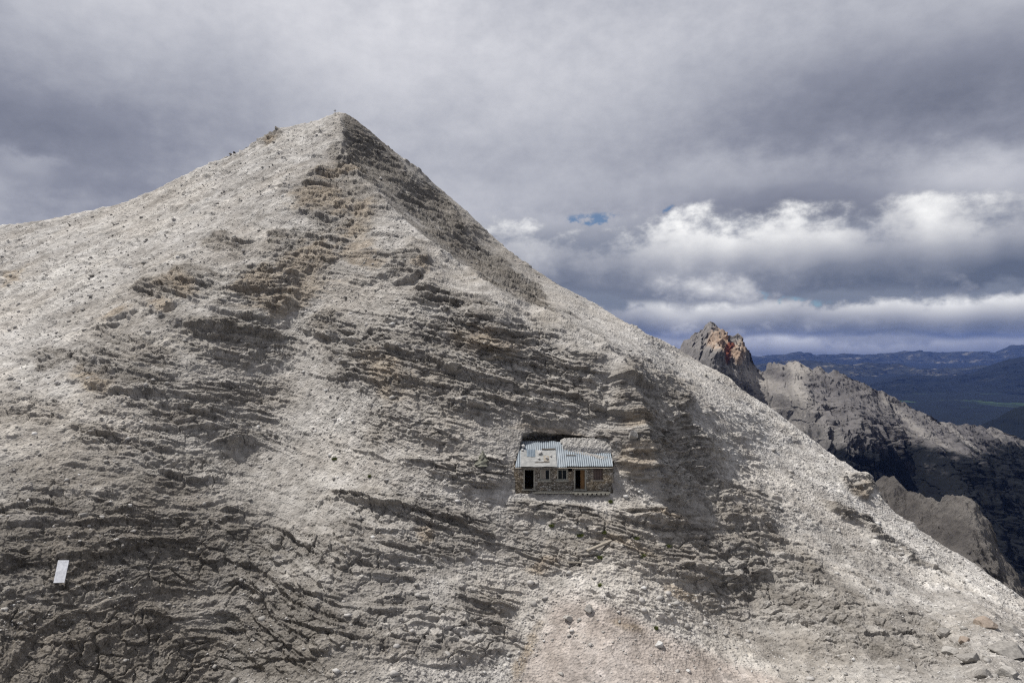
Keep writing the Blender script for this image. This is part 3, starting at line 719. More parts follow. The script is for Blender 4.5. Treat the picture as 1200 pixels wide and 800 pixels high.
M_DARKW = simple_mat('old_dark_timber', (.05, .042, .034), (.10, .085, .068), 3.0, .9)
m, t = material('window_glass')
t.out((.02, .022, .022), .12, None, 0, .5); M_GLASS = m

hut = tag(empty('stone_hut', HO), 'small stone hut with a blue grey sheet metal roof in the rock niche', 'hut')
WL, WR, WH = hx(602.6), hx(719), hz(546.2)
OPEN = [(613.6, 626.6, 549.2, 573.5), (633.2, 644.6, 549.6, 562.2), (653.0, 664.8, 549.6, 562.0), (665.8, 670.6, 548.6, 552.6), (672.8, 686.6, 549.2, 573.0), (695.4, 706.4, 548.0, 562.0)]
bm = bmesh.new()
xs = WL
DEP, TH = 3.4, .42
zb = -.35
for (a, b, c, d) in OPEN:
    a, b, top, bot = hx(a), hx(b), hz(c), hz(d)
    add_box(bm, (xs, 0, zb), (a, TH, WH))
    add_box(bm, (a, 0, top), (b, TH, WH))
    add_box(bm, (a, 0, zb), (b, TH, max(bot, 0)))
    xs = b
add_box(bm, (xs, 0, zb), (WR, TH, WH))
add_box(bm, (WL, TH, zb), (WL + TH, DEP, WH + .5)); add_box(bm, (WR - TH, TH, zb), (WR, DEP, WH + .5))
bm_obj('wall', bm, M_MASON, hut)
bm = bmesh.new()
add_box(bm, (WL + TH, DEP - .3, zb), (WR - TH, DEP, WH + 1.2))
add_box(bm, (WL + TH, TH, zb), (WR - TH, DEP - .3, -.02))
bm_obj('dark_interior', bm, M_DARKW, hut)  # back wall and floor coloured dark so the doorways stay black

# doors
def surround(name, a, b, c, d, parent, w=.11, proud=.045, sill=False):
    a, b, top, bot = hx(a), hx(b), hz(c), max(hz(d), 0.0)
    bm = bmesh.new()
    add_box(bm, (a - .02, -proud, bot), (a + w, .16, top + .02)); add_box(bm, (b - w, -proud, bot), (b + .02, .16, top + .02))
    add_box(bm, (a + w, -proud, top - w * .8), (b - w, .16, top + .02))
    if sill: add_box(bm, (a + w, -proud, bot), (b - w, .16, bot + w * .8))
    return bm_obj(name, bm, M_FRAME, parent)
for k, i in enumerate((0, 4)):
    fr = surround('door_frame', *OPEN[i], hut)
    a, b, top = hx(OPEN[i][0]), hx(OPEN[i][1]), hz(OPEN[i][2])
    bm = bmesh.new(); add_box(bm, (a - .08, -.30, -.02), (b + .08, .03, .055)); bm_obj('threshold', bm, M_FRAME, fr)
    if k:
        tag(fr, 'doorway half closed by an orange brown wooden leaf')
        bm = bmesh.new()
        m0 = hx(680.4)
        for (z0_, z1_) in ((.06, .16), (.62, .72), (top - .22, top - .10)):
            add_box(bm, (m0, .07, z0_), (b - .112, .118, z1_))
        for (x0_, x1_) in ((m0 - .001, m0 + .09), (b - .205, b - .111)):
            add_box(bm, (x0_, .065, .058), (x1_, .122, top - .098))
        add_box(bm, (m0 + .05, .085, .1), (b - .15, .105, top - .15))
        dr = bm_obj('door', bm, M_DOOR, hut)
        bm = bmesh.new(); add_box(bm, (m0 + .02, .02, .95), (m0 + .055, .064, 1.08)); bm_obj('handle', bm, M_DARKW, dr)
    else:
        tag(fr, 'open empty doorway at the left end')
# windows
for k, i in enumerate((1, 2)):
    fr = surround('window', *OPEN[i], hut, w=.10, sill=True)
    a, b, top, bot = hx(OPEN[i][0]), hx(OPEN[i][1]), hz(OPEN[i][2]), hz(OPEN[i][3])
    bm = bmesh.new(); add_box(bm, (a + .1, .08, bot + .08), (b - .1, .095, top - .08)); bm_obj('pane', bm, M_GLASS, fr)
    bm = bmesh.new(); add_box(bm, (a - (.26 if k == 0 else .12), -.2, bot - .15), (b + .1, .1, bot - .003)); bm_obj('sill', bm, M_FRAME, fr)
    bm = bmesh.new()
    if k == 0:
        for q in range(4): add_box(bm, (a + .1 + q * .105, .02, bot + .085), (a + .2 + q * .105, .05, top - .085))
        bm_obj('shutter', bm, M_WOOD, fr)
    else:
        add_box(bm, ((a + b) / 2 - .025, .03, bot + .085), ((a + b) / 2 + .025, .07, top - .085))
        bm_obj('mullion', bm, M_FRAME, fr)
a, b, top, bot = hx(OPEN[5][0]), hx(OPEN[5][1]), hz(OPEN[5][2]), hz(OPEN[5][3])
bm = bmesh.new()
for q in range(6):
    w = (b - a) / 6
    add_box(bm, (a + q * w + .01, .06 + .012 * (q % 2), bot + .01), (a + (q + 1) * w - .01, .11, top - .01))
sh = bm_obj('shutter', bm, M_SHUT, hut); tag(sh, 'closed faded brown shutter')
bm = bmesh.new(); add_box(bm, (a - .1, -.14, bot - .12), (b + .1, .05, bot - .003)); bm_obj('sill', bm, M_WOOD, sh)

# roof: one slope rising to the back
E0 = Vector((0, -.36, hz(546.4) + .02)); E1 = Vector((0, 2.95, 4.22))
RS = (E1 - E0); RL = RS.length; RD = RS.normalized(); RN = Vector((0, -RD.z, RD.y))
XL0, XL1, XR0, XR1 = -4.76, -4.10, 4.66, 4.72
def roof_pt(x, s, h=0.0):
    return Vector((x, 0, 0)) + E0 + RS * s + RN * h
def roof_h(x, s):      # the old sheets sag and lift a little
    return .03 * math.sin(x * 1.3 + 1) * math.sin(s * 3.1) + .02 * math.sin(x * 2.9 + s * 4)
bm = bmesh.new()
vs = [bm.verts.new(roof_pt(x, s_, h)) for h in (-.16, -.075) for (x, s_) in ((XL0 + .06, .005), (XR0 - .05, .005), (XR1 - .06, .995), (XL1 + .05, .995))]
for f in ((0, 1, 2, 3), (4, 5, 6, 7), (0, 1, 5, 4), (1, 2, 6, 5), (2, 3, 7, 6), (3, 0, 4, 7)): bm.faces.new([vs[i] for i in f])
roof = bm_obj('roof', bm, M_DARKW, hut)
def sheet(name, xa, xb, s0, s1, lift, mat, period=.21, amp=.030, thick=.012, parent=None, label=None, skew=0.0):
    bm = bmesh.new()
    nx = max(2, int((xb(0) - xa(0)) / period * 8)) if period else 12
    ns = 10
    rows = []
    for side in (0, 1):
        for j in range(ns + 1):
            s_ = s0 + (s1 - s0) * j / ns
            r = []
            for i in range(nx + 1):
                x = xa(s_) + (xb(s_) - xa(s_)) * i / nx
                h = lift + roof_h(x, s_) + (amp * math.sin(2 * math.pi * x / period) if period else .008 * math.sin(x * 9)) - side * thick
                r.append(bm.verts.new(roof_pt(x, s_ + skew * (x - xa(s_)), h)))
            rows.append(r)
    n = ns + 1
    for off in (0, n):
        for j in range(ns):
            for i in range(nx):
                bm.faces.new((rows[off + j][i], rows[off + j][i + 1], rows[off + j + 1][i + 1], rows[off + j + 1][i]))
    for i in range(nx):
        for j in (0, ns): bm.faces.new((rows[j][i], rows[j][i + 1], rows[n + j][i + 1], rows[n + j][i]))
    for j in range(ns):
        for i in (0, nx): bm.faces.new((rows[j][i], rows[j + 1][i], rows[n + j + 1][i], rows[n + j][i]))
    o = bm_obj(name, bm, mat, parent or roof)
    if label: tag(o, label)
    return o
lin = lambda a, b: (lambda s_: a + (b - a) * s_)
X = lambda p: hx(p) * .995
sheet('roof_sheet', lin(XL0, XL1), lin(X(610), X(612)), 0, 1, .0, M_SHEET)
sheet('roof_sheet', lin(X(609.2), X(611.2)), lin(X(653), X(653)), .0, 1, .05, M_SHEET)
sheet('roof_sheet', lin(X(652), X(652)), lin(X(664.4), X(664.4)), .0, .985, .0, M_SHEET)
sheet('roof_sheet', lin(X(663.6), X(663.6)), lin(XR0, XR1), .012, 1, .055, M_SHEET)
pale = sheet('pale_panel', lin(X(609.5), X(610.5)), lin(X(652.4), X(652.4)), -.02, .62, .105, M_PALE, period=0, label='bleached pale sheet over the lower left of the roof')
sheet('patch', lin(X(617.3), X(617.3)), lin(X(627.6), X(627.6)), .36, .64, .14, M_BLUE, period=.16, amp=.015, parent=roof, label='blue patch on the pale panel')
sheet('patch', lin(X(635.4), X(635.4)), lin(X(652.6), X(652.6)), .645, .69, .13, M_DARKW, period=0, parent=roof, label='dark strip at the top of the pale panel')
sheet('patch', lin(X(637.2), X(637.2)), lin(X(643.6), X(643.6)), .18, .40, .135, M_WOOD, period=0, parent=roof, label='small grey board on the pale panel')
sheet('batten', lin(X(627), X(627)), lin(X(644), X(644)), .13, .155, .14, M_DARKW, period=0, parent=roof)
sheet('batten', lin(X(664.2), X(664.2)), lin(X(676), X(676)), .40, .425, .13, M_DARKW, period=0, parent=roof)
sheet('gutter_board', lin(XL0 + .05, XL0 + .05), lin(XR0 - .05, XR0 - .05), -.028, -.004, -.06, M_WOOD, period=0, parent=roof)

# ---- loose stones -------------------------------------------------
def stone_bm(r, seed, squash=(1, 1, .75), sub=4, rough=.07, cuts=16):
    rr = random.Random(seed)
    bm = bmesh.new()
    bmesh.ops.create_icosphere(bm, subdivisions=sub, radius=1.0)
    planes = []
    for _ in range(cuts):
        v = Vector((rr.gauss(0, 1), rr.gauss(0, 1), rr.gauss(0, 1))).normalized()
        planes.append((v, rr.uniform(.45, .85)))
    off = Vector((rr.uniform(0, 50), rr.uniform(0, 50), rr.uniform(0, 50)))
    from mathutils import noise as mn
    for v in bm.verts:
        c = v.co.copy()
        for n_, d_ in planes:
            e = c.dot(n_) - d_
            if e > 0: c -= n_ * e * .98
        c *= 1 + rough * mn.fractal(c * 1.8 + off, .8, 2.1, 4)
        v.co = Vector((c.x * squash[0] * r, c.y * squash[1] * r, c.z * squash[2] * r))
    return bm
def stone_material(name, c0, c1, scale=4.0):
    return simple_mat(name, c0, c1, scale, .95, .6, .06, (1, 1, 1.4), .1, detail=7)
M_ST = stone_material('pale_stone', (.24, .225, .205), (.44, .42, .385))
M_STW = stone_material('bright_stone', (.38, .37, .355), (.58, .57, .545))
M_STT = stone_material('tan_stone', (.22, .175, .14), (.35, .295, .245))
M_STD = stone_material('dark_stone', (.035, .032, .03), (.08, .075, .07))
M_STG = stone_material('grey_stone', (.16, .15, .138), (.33, .312, .285))
BOULD = [  # px, py, width px, material, squash, label
    (690, 715, 11, M_ST, (1, 1, .95), 'grey rounded boulder sitting alone on the scree chute below the hut'),
    (773, 753, 9, M_STW, (1, .9, .8), 'bright white boulder at the lower end of the pale chute'),
    (1150, 729, 25, M_STT, (1, .9, .62), 'large tan brown boulder near the lower right corner'),
    (1178, 762, 32, M_STG, (1, .9, .6), 'broad flat grey slab boulder below the tan boulder'),
    (1136, 774, 22, M_STG, (1, 1, .75), 'grey boulder to the lower left of the tan boulder'),
    (1112, 764, 16, M_ST, (1, 1, .6), 'small flat pale boulder left of the tan boulder'),
    (1176, 788, 20, M_ST, (1, 1, .8), 'pale blocky boulder at the bottom right corner'),
    (1150, 792, 16, M_STG, (1, .9, .9), 'upright grey boulder at the bottom edge on the right'),
    (1186, 736, 18, M_STG, (1, 1, .6), 'grey flat stone to the right of the tan boulder'),
    (1105, 745, 14, M_STG, (1, 1, .8), 'grey angular boulder under a small dark ledge at lower right'),
    (1128, 752, 13, M_STT, (1, 1, .7), 'brownish grey stone just left of and below the tan boulder'),
    (274.5, 176.6, 4.2, M_STD, (1, .9, .85), 'black boulder on the left skyline ridge'),
    (270.6, 178.4, 3.2, M_STG, (1, .9, .7), 'small grey stone beside the black skyline boulder'),
    (666, 725, 9, M_ST, (1, 1, .8), 'small pale stone left of the rounded boulder on the chute'),
    (808, 785, 5, M_STW, (1, 1, .9), 'tiny white stone low on the scree chute'),
    (736, 519, 11, M_ST, (1, .8, 1.2), 'pale block on top of the buttress right of the hut'),
]
for k, (px, py, w, mat, sq, lab) in enumerate(BOULD):
    c = surf(px, py)
    r = w * c.y / F / 2 / .74
    o = bm_obj('boulder', stone_bm(r, 300 + k, sq), mat, None, c + Vector((0, -r * .25, r * sq[2] * .25)), (0, 0, random.uniform(-.6, .6)))
    tag(o, lab, 'boulder')

# stones on the roof
for k, (px, s_, r, lab) in enumerate(((633.0, .50, .30, 'white long stone in the middle of the pale roof panel'), (641.0, .28, .22, 'white block stone low on the pale roof panel'), (631.6, .28, .16, 'small white stone low left on the pale roof panel'),
                                      (613.4, .74, .24, 'white stone at the upper left edge of the roof'), (612.2, .60, .17, 'small white stone below the one at the roof edge'), (646, .38, .13, 'small stone at the right of the pale roof panel'))):
    x = X(px)
    b_ = HO + roof_pt(x, s_, .15 + r * .3)
    o = bm_obj('roof_stone', stone_bm(r, 500 + k, (.75, 1.2, .8) if k == 0 else (1, 1, .7), 2), M_STW, None, b_, (math.radians(30), 0, .2 * k))
    tag(o, lab, 'stone', 'stones lying on the hut roof')

# rubble fallen onto the roof
bm = bmesh.new()
ng, nk = 110, 46
from mathutils import noise as mn
vg = {}
for j in range(nk + 1):
    for i in range(ng + 1):
        x = X(659) + (XR1 + .06 - X(659)) * i / ng; s_ = .16 + .86 * j / nk
        lo_ = .66 - .46 * max(0, (i / ng - .04)) ** .9 if i / ng > .04 else .9
        e = (s_ - lo_) / .10 + .9 * mn.noise(Vector((x * 1.7, s_ * 7, 2))) + .5 * mn.noise(Vector((x * 6, s_ * 22, 5)))
        xe = min(1, (i / ng) / .08)
        body = max(0.0, min(1.0, (s_ - (.60 - .10 * i / ng)) / .08))
        h = min(1, max(0, e)) ** .7 * (.07 + .30 * body * xe) * (1 + .35 * mn.fractal(Vector((x * 3, s_ * 10, 0)), .8, 2.1, 4)) + .05 * mn.fractal(Vector((x * 9, s_ * 33, 3)), .6, 2, 3)
        band = max(0, 1 - abs(s_ - lo_ - .04) / .07)
        if body <= 0 and band <= .02: h = 0
        vg[i, j] = (bm.verts.new(roof_pt(x, s_, .03 + max(h, 0) * (1 if e > 0 else 0))), e > 0 and (body > 0 or band > .25))
for j in range(nk):
    for i in range(ng):
        q = [vg[i, j], vg[i + 1, j], vg[i + 1, j + 1], vg[i, j + 1]]
        if any(a[1] for a in q): bm.faces.new([a[0] for a in q])
for v in [v for v in bm.verts if not v.link_faces]: bm.verts.remove(v)
rub = bm_obj('rubble_heap', bm, stone_material('rubble', (.26, .248, .228), (.45, .432, .405), 5.0), None, HO)
tag(rub, 'heap of pale rubble fallen on the upper right of the hut roof', 'rubble')

# platform in front of the hut
plat = tag(empty('wooden_platform', HO + Vector((0, -.5, -.1))), 'weathered plank ledge on beam ends running along the hut front', 'platform')
bm = bmesh.new()
for q in range(4):
    xa, xb = hx(624 + 3 * q), hx(714 - 2 * q)
    nseg = 6
    for k in range(nseg):
        a, b = xa + (xb - xa) * k / nseg, xa + (xb - xa) * (k + 1) / nseg
        add_box(bm, (a + .012, -.40 + q * .2, -.06 + random.uniform(-.02, .02)), (b - .012, -.22 + q * .2, .0 + random.uniform(-.015, .015)))
bm_obj('deck', bm, M_FRAME, plat)
for px in (674, 679, 684.5, 690, 695.5, 700.5, 705.5, 710.5):
    bm = bmesh.new(); add_box(bm, (hx(px) - .13, -.50, -.22), (hx(px) + .13, .3, -.07), bevel=.015); bm_obj('beam', bm, M_FRAME, plat)

# planks lying about
def plank(px0, py0, px1, py1, wid, thk, lab, lift=.12, name='wooden_beam'):
    a, b = surf(px0, py0), surf(px1, py1)
    a = a + Vector((0, -lift, lift)); b = b + Vector((0, -lift, lift))
    d_ = b - a; ln = d_.length; xax = d_.normalized(); yax = Vector((0, 0, 1)).cross(xax).normalized(); zax = xax.cross(yax)
    R = Matrix((xax, yax, zax)).transposed().to_4x4(); R.translation = (a + b) / 2
    bm = bmesh.new(); add_box(bm, (-ln / 2, -wid / 2, -thk / 2), (ln / 2, wid / 2, thk / 2), bevel=.02)
    o = bm_obj(name, bm, M_WOOD, None); o.matrix_world = R
    tag(o, lab, 'beam')
plank(688, 650, 716, 636, .32, .2, 'grey wooden beam lying aslant on the rocks below the hut')
plank(666, 661, 681, 660, .2, .14, 'short dark timber stub lying flat left of the long beam')

# white sheet on the dark rock
c = surf(71.5, 669)
yy = min([surf(x_, 682).y for x_ in (63, 69, 75)] + [surf(x_, 669).y - .55 for x_ in (66, 71, 78)] + [surf(x_, 657).y - 1.1 for x_ in (68, 74, 80)]) - .12
q = [pt(62.5, 682.5, yy - .12), pt(75.3, 682.1, yy - .05), pt(80.9, 656, yy + 1.1), pt(68.1, 656, yy + 1.05)]
bm = bmesh.new()
nrm = (q[1] - q[0]).cross(q[3] - q[0]).normalized()
front, backf = [], []
NU, NVV = 12, 8
for j in range(NVV + 1):
    for i in range(NU + 1):
        u, v = i / NU, j / NVV
        p_ = q[0].lerp(q[1], u).lerp(q[3].lerp(q[2], u), v)
        w_ = .012 * mn.noise(Vector((u * 3, v * 3, 1)))
        front.append(bm.verts.new(p_ + nrm * w_)); backf.append(bm.verts.new(p_ + nrm * (w_ - .07)))
st_ = NU + 1
for lst in (front, backf):
    for j in range(NVV):
        for i in range(NU): bm.faces.new((lst[j * st_ + i], lst[j * st_ + i + 1], lst[(j + 1) * st_ + i + 1], lst[(j + 1) * st_ + i]))
ring = [i for i in range(st_)] + [j * st_ + NU for j in range(1, NVV + 1)] + [NVV * st_ + i for i in range(NU - 1, -1, -1)] + [j * st_ for j in range(NVV - 1, 0, -1)]
for a, b in zip(ring, ring[1:] + ring[:1]): bm.faces.new((front[a], front[b], backf[b], backf[a]))
o = bm_obj('metal_sheet', bm, simple_mat('whitened_metal', (.34, .35, .385), (.58, .59, .62), 4.0, .5, .1, .01, spec=.4), None)
tag(o, 'small white metal sheet leaning on the dark rock at lower left', 'metal sheet')

# pointed rock left of the hut
c = surf(566, 544)
bm = bmesh.new()
pr = random.Random(5)
nz, na = 9, 14
for j in range(nz + 1):
    for i in range(na):
        a_ = 2 * math.pi * i / na; f_ = j / nz
        r_ = (.66 * (1 - f_) ** .9 + .015) * (1 + .55 * mn.fractal(Vector((math.cos(a_) * 1.5, math.sin(a_) * 1.5, f_ * 4)), .6, 2.1, 4))
        bm.verts.new((math.cos(a_) * r_, math.sin(a_) * r_ * .8 + f_ * .35, f_ * 1.45 - .2))
bm.verts.ensure_lookup_table()
for j in range(nz):
    for i in range(na):
        bm.faces.new([bm.verts[j * na + i], bm.verts[j * na + (i + 1) % na], bm.verts[(j + 1) * na + (i + 1) % na], bm.verts[(j + 1) * na + i]])
bm.faces.new([bm.verts[nz * na + i] for i in range(na)])
o = bm_obj('pointed_rock', bm, stone_material('mossy_rock', (.12, .12, .095), (.25, .245, .20), 6.0), None, c + Vector((0, -.15, 0)))
tag(o, 'greenish grey pointed rock cone standing left of the hut', 'rock')

# summit mark
c = surf(393.3, 139)
sm = tag(empty('summit_cross', c), 'thin dark cross on the summit', 'cross')
def tube(bm, a, b, r0, r1, n=8):
    a, b = Vector(a), Vector(b); d_ = (b - a).normalized()
    u = d_.orthogonal().normalized(); v = d_.cross(u)
    ra = [bm.verts.new(a + (u * math.cos(2 * math.pi * i / n) + v * math.sin(2 * math.pi * i / n)) * r0) for i in range(n)]
    rb = [bm.verts.new(b + (u * math.cos(2 * math.pi * i / n) + v * math.sin(2 * math.pi * i / n)) * r1) for i in range(n)]
    for i in range(n): bm.faces.new((ra[i], ra[(i + 1) % n], rb[(i + 1) % n], rb[i]))
    bm.faces.new(ra); bm.faces.new(rb)
bm = bmesh.new(); tube(bm, (0, 0, -.4), (0, 0, 1.35), .07, .05); bm_obj('post', bm, M_DARKW, sm)
bm = bmesh.new(); tube(bm, (-.26, -.09, .98), (.26, -.09, .98), .045, .045); bm_obj('crossbar', bm, M_DARKW, sm)

# grass tufts
M_GR, t = material('alpine_grass')
n = t.noise(t.pos(), 6, 3, .6)
t.out(t.ramp(n, (.3, (.055, .075, .02)), (.7, (.13, .14, .045))), .8, None, spec=.1)
TUFT = [(680, 629, 10, 'olive green grass tuft on the ledge under the left end of the beam'), (646, 617, 7, 'small grass tuft on a rock edge below the left half of the hut'), (702, 655, 9, 'yellow green grass patch right below the wooden beam'),
        (708, 627, 8, 'grass tuft growing on the light rock above the beam'), (744, 634, 9, 'green grass tuft on the rock to the right of the beam'), (753, 652, 8, 'dark green tuft on the block face right of the beam'), (703, 687, 5, 'narrow green tuft in a crack above the pale chute'),
        (769, 735, 5, 'dark green tuft on the scree above the white boulder'), (433, 558, 4, 'tiny bright green plant on the scree left of the hut'), (392, 538, 8, 'dark green cushion plant under a stone on the left scree'), (782, 640, 10, 'brownish grass patch on the bedding right of the beam'),
        (715, 588, 6, 'green tuft under the right end of the hut platform')]
for k, (px, py, w, lab) in enumerate(TUFT):
    c = surf(px, py); W_ = w * c.y / F
    rr = random.Random(k + 40); bm = bmesh.new()
    bmesh.ops.create_icosphere(bm, subdivisions=2, radius=1.0)
    for v in bm.verts: v.co = Vector((v.co.x * W_ * .42, v.co.y * .2, v.co.z * .10 - .02))
    for q in range(150):
        bx, by = max(-.38, min(.38, rr.gauss(0, .2))) * W_, max(-.15, min(.15, rr.gauss(0, .09))); h = rr.uniform(.10, .26) * (.6 + W_ * .5); a_ = rr.uniform(0, 6.28); ln = rr.uniform(.02, .16)
        p0 = Vector((bx, by, -.08)); wv = Vector((math.cos(a_ + 1.57), math.sin(a_ + 1.57), 0)) * .016
        p1 = p0 + Vector((math.cos(a_) * ln * .4, math.sin(a_) * ln * .4, .08 + h * .6)); p2 = p0 + Vector((math.cos(a_) * ln * 1.5, math.sin(a_) * ln * 1.5 - .04, .08 + h))
        v_ = [bm.verts.new(p0 - wv), bm.verts.new(p0 + wv), bm.verts.new(p1 + wv * .8), bm.verts.new(p1 - wv * .8), bm.verts.new(p2)]
        bm.faces.new((v_[0], v_[1], v_[2], v_[3])); bm.faces.new((v_[3], v_[2], v_[4]))
    me = bpy.data.meshes.new('grass_tuft'); bm.to_mesh(me); bm.free()
    tag(link('grass_tuft', me, M_GR, None, c + Vector((0, -.05, .02))), lab, 'grass', 'grass tufts on the rocks round the hut')

# ---- loose scree: uncountable stones, one object -------------------
def scree():
    NST = 42000
    r = np.random.RandomState(5)
    bm = bmesh.new(); bmesh.ops.create_icosphere(bm, subdivisions=1, radius=1.0)
    bv = np.array([v.co[:] for v in bm.verts], np.float32); bf = np.array([[v.index for v in f.verts] for f in bm.faces], np.int32)
    bm.free()
    R_, C_ = 975, MP.shape[1]
    ii = r.randint(5, R_, NST * 6); jj = r.randint(2, C_ - 2, NST * 6)
    # even out over true area: keep by distance so near ground is not crowded
    y = MP[ii, jj, 1]; rk = MA['rock'][ii, jj]; pxs = MPX[ii, jj]; pys = MPY[ii, jj]
    clump = fbm(MP[ii, jj], 7, 4, .6, 90)
    keep = r.rand(len(ii)) < np.clip((.06 + .42 * (1 - rk) * (1 - .6 * MA['grit'][ii, jj]) + .4 * clump) * (1 - .75 * MA['chute'][ii, jj]), .01, 1) * .5
    keep &= ~((pxs > 598) & (pxs < 724) & (pys > 500) & (pys < 577)) & (pys < 840)
    ii, jj = ii[keep][:NST], jj[keep][:NST]
    n = len(ii)
    base = MP[ii, jj]
    rad = .042 * (1 - r.rand(n)) ** (-.36) * (base[:, 1] / 70) ** .6
    rad = np.clip(rad, .04, .30)
    sq = np.stack([r.uniform(.8, 1.35, n), r.uniform(.8, 1.35, n), r.uniform(.5, .95, n)], -1)
    ang = r.uniform(0, 6.28, n)
    v = bv[None] * (1 + .85 * (r.rand(n, len(bv), 1) - .5)) * sq[:, None] * rad[:, None, None]
    ca, sa = np.cos(ang)[:, None], np.sin(ang)[:, None]
    v = np.stack([v[..., 0] * ca - v[..., 1] * sa, v[..., 0] * sa + v[..., 1] * ca, v[..., 2]], -1)
    v += (base + np.stack([0 * rad, -.15 * rad, .12 * rad], -1))[:, None]
    f = (bf[None] + (np.arange(n) * len(bv))[:, None, None]).reshape(-1)
    me = bpy.data.meshes.new('scree')
    me.vertices.add(n * len(bv)); me.vertices.foreach_set('co', v.astype(np.float32).reshape(-1))
    nf = n * len(bf)
    me.loops.add(nf * 3); me.loops.foreach_set('vertex_index', f.astype(np.int32))
    me.polygons.add(nf); me.polygons.foreach_set('loop_start', np.arange(0, nf * 3, 3, dtype=np.int32))
    me.update(calc_edges=True)
    a = me.attributes.new('tone', 'FLOAT', 'POINT'); a.data.foreach_set('value', np.repeat(r.rand(n), len(bv)).astype(np.float32))
    m, t = material('scree_stone')
    c = t.ramp(t.attr('tone'), (0, (.28, .266, .245)), (.4, (.345, .328, .304)), (.88, (.42, .40, .375)), (1, (.58, .57, .545)))
    c = t.mix(.4, c, t.ramp(t.noise(t.pos(), 9, 2, .6), (.3, (.7, .7, .7)), (.7, (1.25, 1.25, 1.25))), 'MULTIPLY')
    t.out(c, .95, None, spec=.1)
    tag(link('scree', me, m), 'loose pale stones strewn over the mountain slopes', 'stones', kind='stuff')
scree()
#HUT_END

# ------------------------------------------------------------------ light, sky, air
SUN_AZ, SUN_EL = math.radians(-73), math.radians(63)     # azimuth from +Y, clockwise seen from above
sd = Vector((math.sin(SUN_AZ) * math.cos(SUN_EL), math.cos(SUN_AZ) * math.cos(SUN_EL), math.sin(SUN_EL)))
L = bpy.data.lights.new('sun', 'SUN')
L.energy = 3.7; L.angle = math.radians(1.2); L.color = (1, .968, .925)
lo = bpy.data.objects.new('sun', L); COL.objects.link(lo)
lo.rotation_euler = (-sd).to_track_quat('-Z', 'Y').to_euler()
lo.location = sd * 400

W = bpy.data.worlds.new('World'); SC.world = W; W.use_nodes = True
t = NT(W.node_tree)
sky = t.n('ShaderNodeTexSky', sky_type='NISHITA', sun_disc=False)
sky.sun_elevation = SUN_EL; sky.sun_rotation = SUN_AZ; sky.altitude = 2800; sky.air_density = 1.0; sky.dust_density = .6
d = t.n('ShaderNodeTexCoord').outputs['Generated']
s = t.n('ShaderNodeSeparateXYZ'); t.put(s.inputs[0], d)
x, y, z = s.outputs
az = t.math('ARCTAN2', x, y)
el = t.math('ARCTAN2', z, t.math('SQRT', t.add(t.mul(x, x), t.mul(y, y))))
uv = t.vec(az, el, 0.0)
def blobs(base, lst):
    """soft brighter and darker patches of cloud: picture angle, half sizes, strength"""
    for (bx, by, rx, ry, a) in lst:
        a0 = math.atan((bx - 600) / F); e0 = math.atan((400 - by) / F / math.hypot(1, (bx - 600) / F))
        nd = t.n('ShaderNodeVectorMath', operation='MULTIPLY_ADD')
        t.put(nd.inputs[0], wuv); nd.inputs[1].default_value = (F / rx, F / ry, 0); nd.inputs[2].default_value = (-a0 * F / rx, -e0 * F / ry, 0)
        dt = t.n('ShaderNodeVectorMath', operation='DOT_PRODUCT')
        t.put(dt.inputs[0], nd.outputs[0]); t.put(dt.inputs[1], nd.outputs[0])
        base = t.math('MULTIPLY_ADD', t.math('POWER', .3679, dt.outputs['Value']), a, base)
    return base
zz = t.add(t.math('MAXIMUM', z, 0.0), .16)
plane = t.vec(t.math('DIVIDE', x, zz), t.math('DIVIDE', y, zz), 0.0)
ang = t.vec(t.add(az, 8.0), t.add(t.mul(el, 1.5), 3.0), 0.0)
wn = t.n('ShaderNodeTexNoise', noise_dimensions='2D'); t.put(wn.inputs['Vector'], t.vmul(ang, (7, 7, 1))); wn.inputs['Scale'].default_value = 1.0; wn.inputs['Detail'].default_value = 4
def puffs(v):
    nd = t.n('ShaderNodeTexVoronoi', feature='SMOOTH_F1', normalize=True, voronoi_dimensions='2D')
    t.put(nd.inputs['Vector'], v); nd.inputs['Scale'].default_value = 1.0
    nd.inputs['Detail'].default_value = 3.0; nd.inputs['Roughness'].default_value = .52; nd.inputs['Lacunarity'].default_value = 2.1; nd.inputs['Smoothness'].default_value = .35
    return t.sub(1.0, nd.outputs['Distance'])
cp = t.vadd(t.vmul(ang, (9, 9, 1)), t.vmul(wn.outputs['Color'], (.8, .6, 0)))
pf = puffs(cp)
fine = t.noise(t.vmul(ang, (30, 30, 1)), 1.0, 5, .62, dims='2D')
broad = t.noise(cp, .5, 3, .5, dims='2D')
tex = t.add(t.mul(t.sub(pf, .62), 1.0), t.add(t.mul(t.sub(fine, .5), .55), t.mul(t.sub(broad, .5), 1.3)))     # about -.5 .. .5
wuv = t.vadd(uv, t.vec(t.mul(t.sub(broad, .5), .12), t.mul(tex, -.035), 0.0))
soft = t.noise(plane, .75, 4, .48, .3, dims='2D')               # broad stratus lumps
def elev(py, px=950): return math.atan((400 - py) / F / math.hypot(1, (px - 600) / F))
up = t.math('MAXIMUM', t.rng(t.add(el, t.mul(tex, -.05)), elev(262), elev(238)), t.rng(az, -.1, -.3))      # 1 = the flat deck above, 0 = the banks below
bd = t.add(t.add(t.mul(t.sub(soft, .5), .46), t.add(t.mul(t.sub(broad, .5), .26), t.mul(t.sub(fine, .5), .17))), .60)
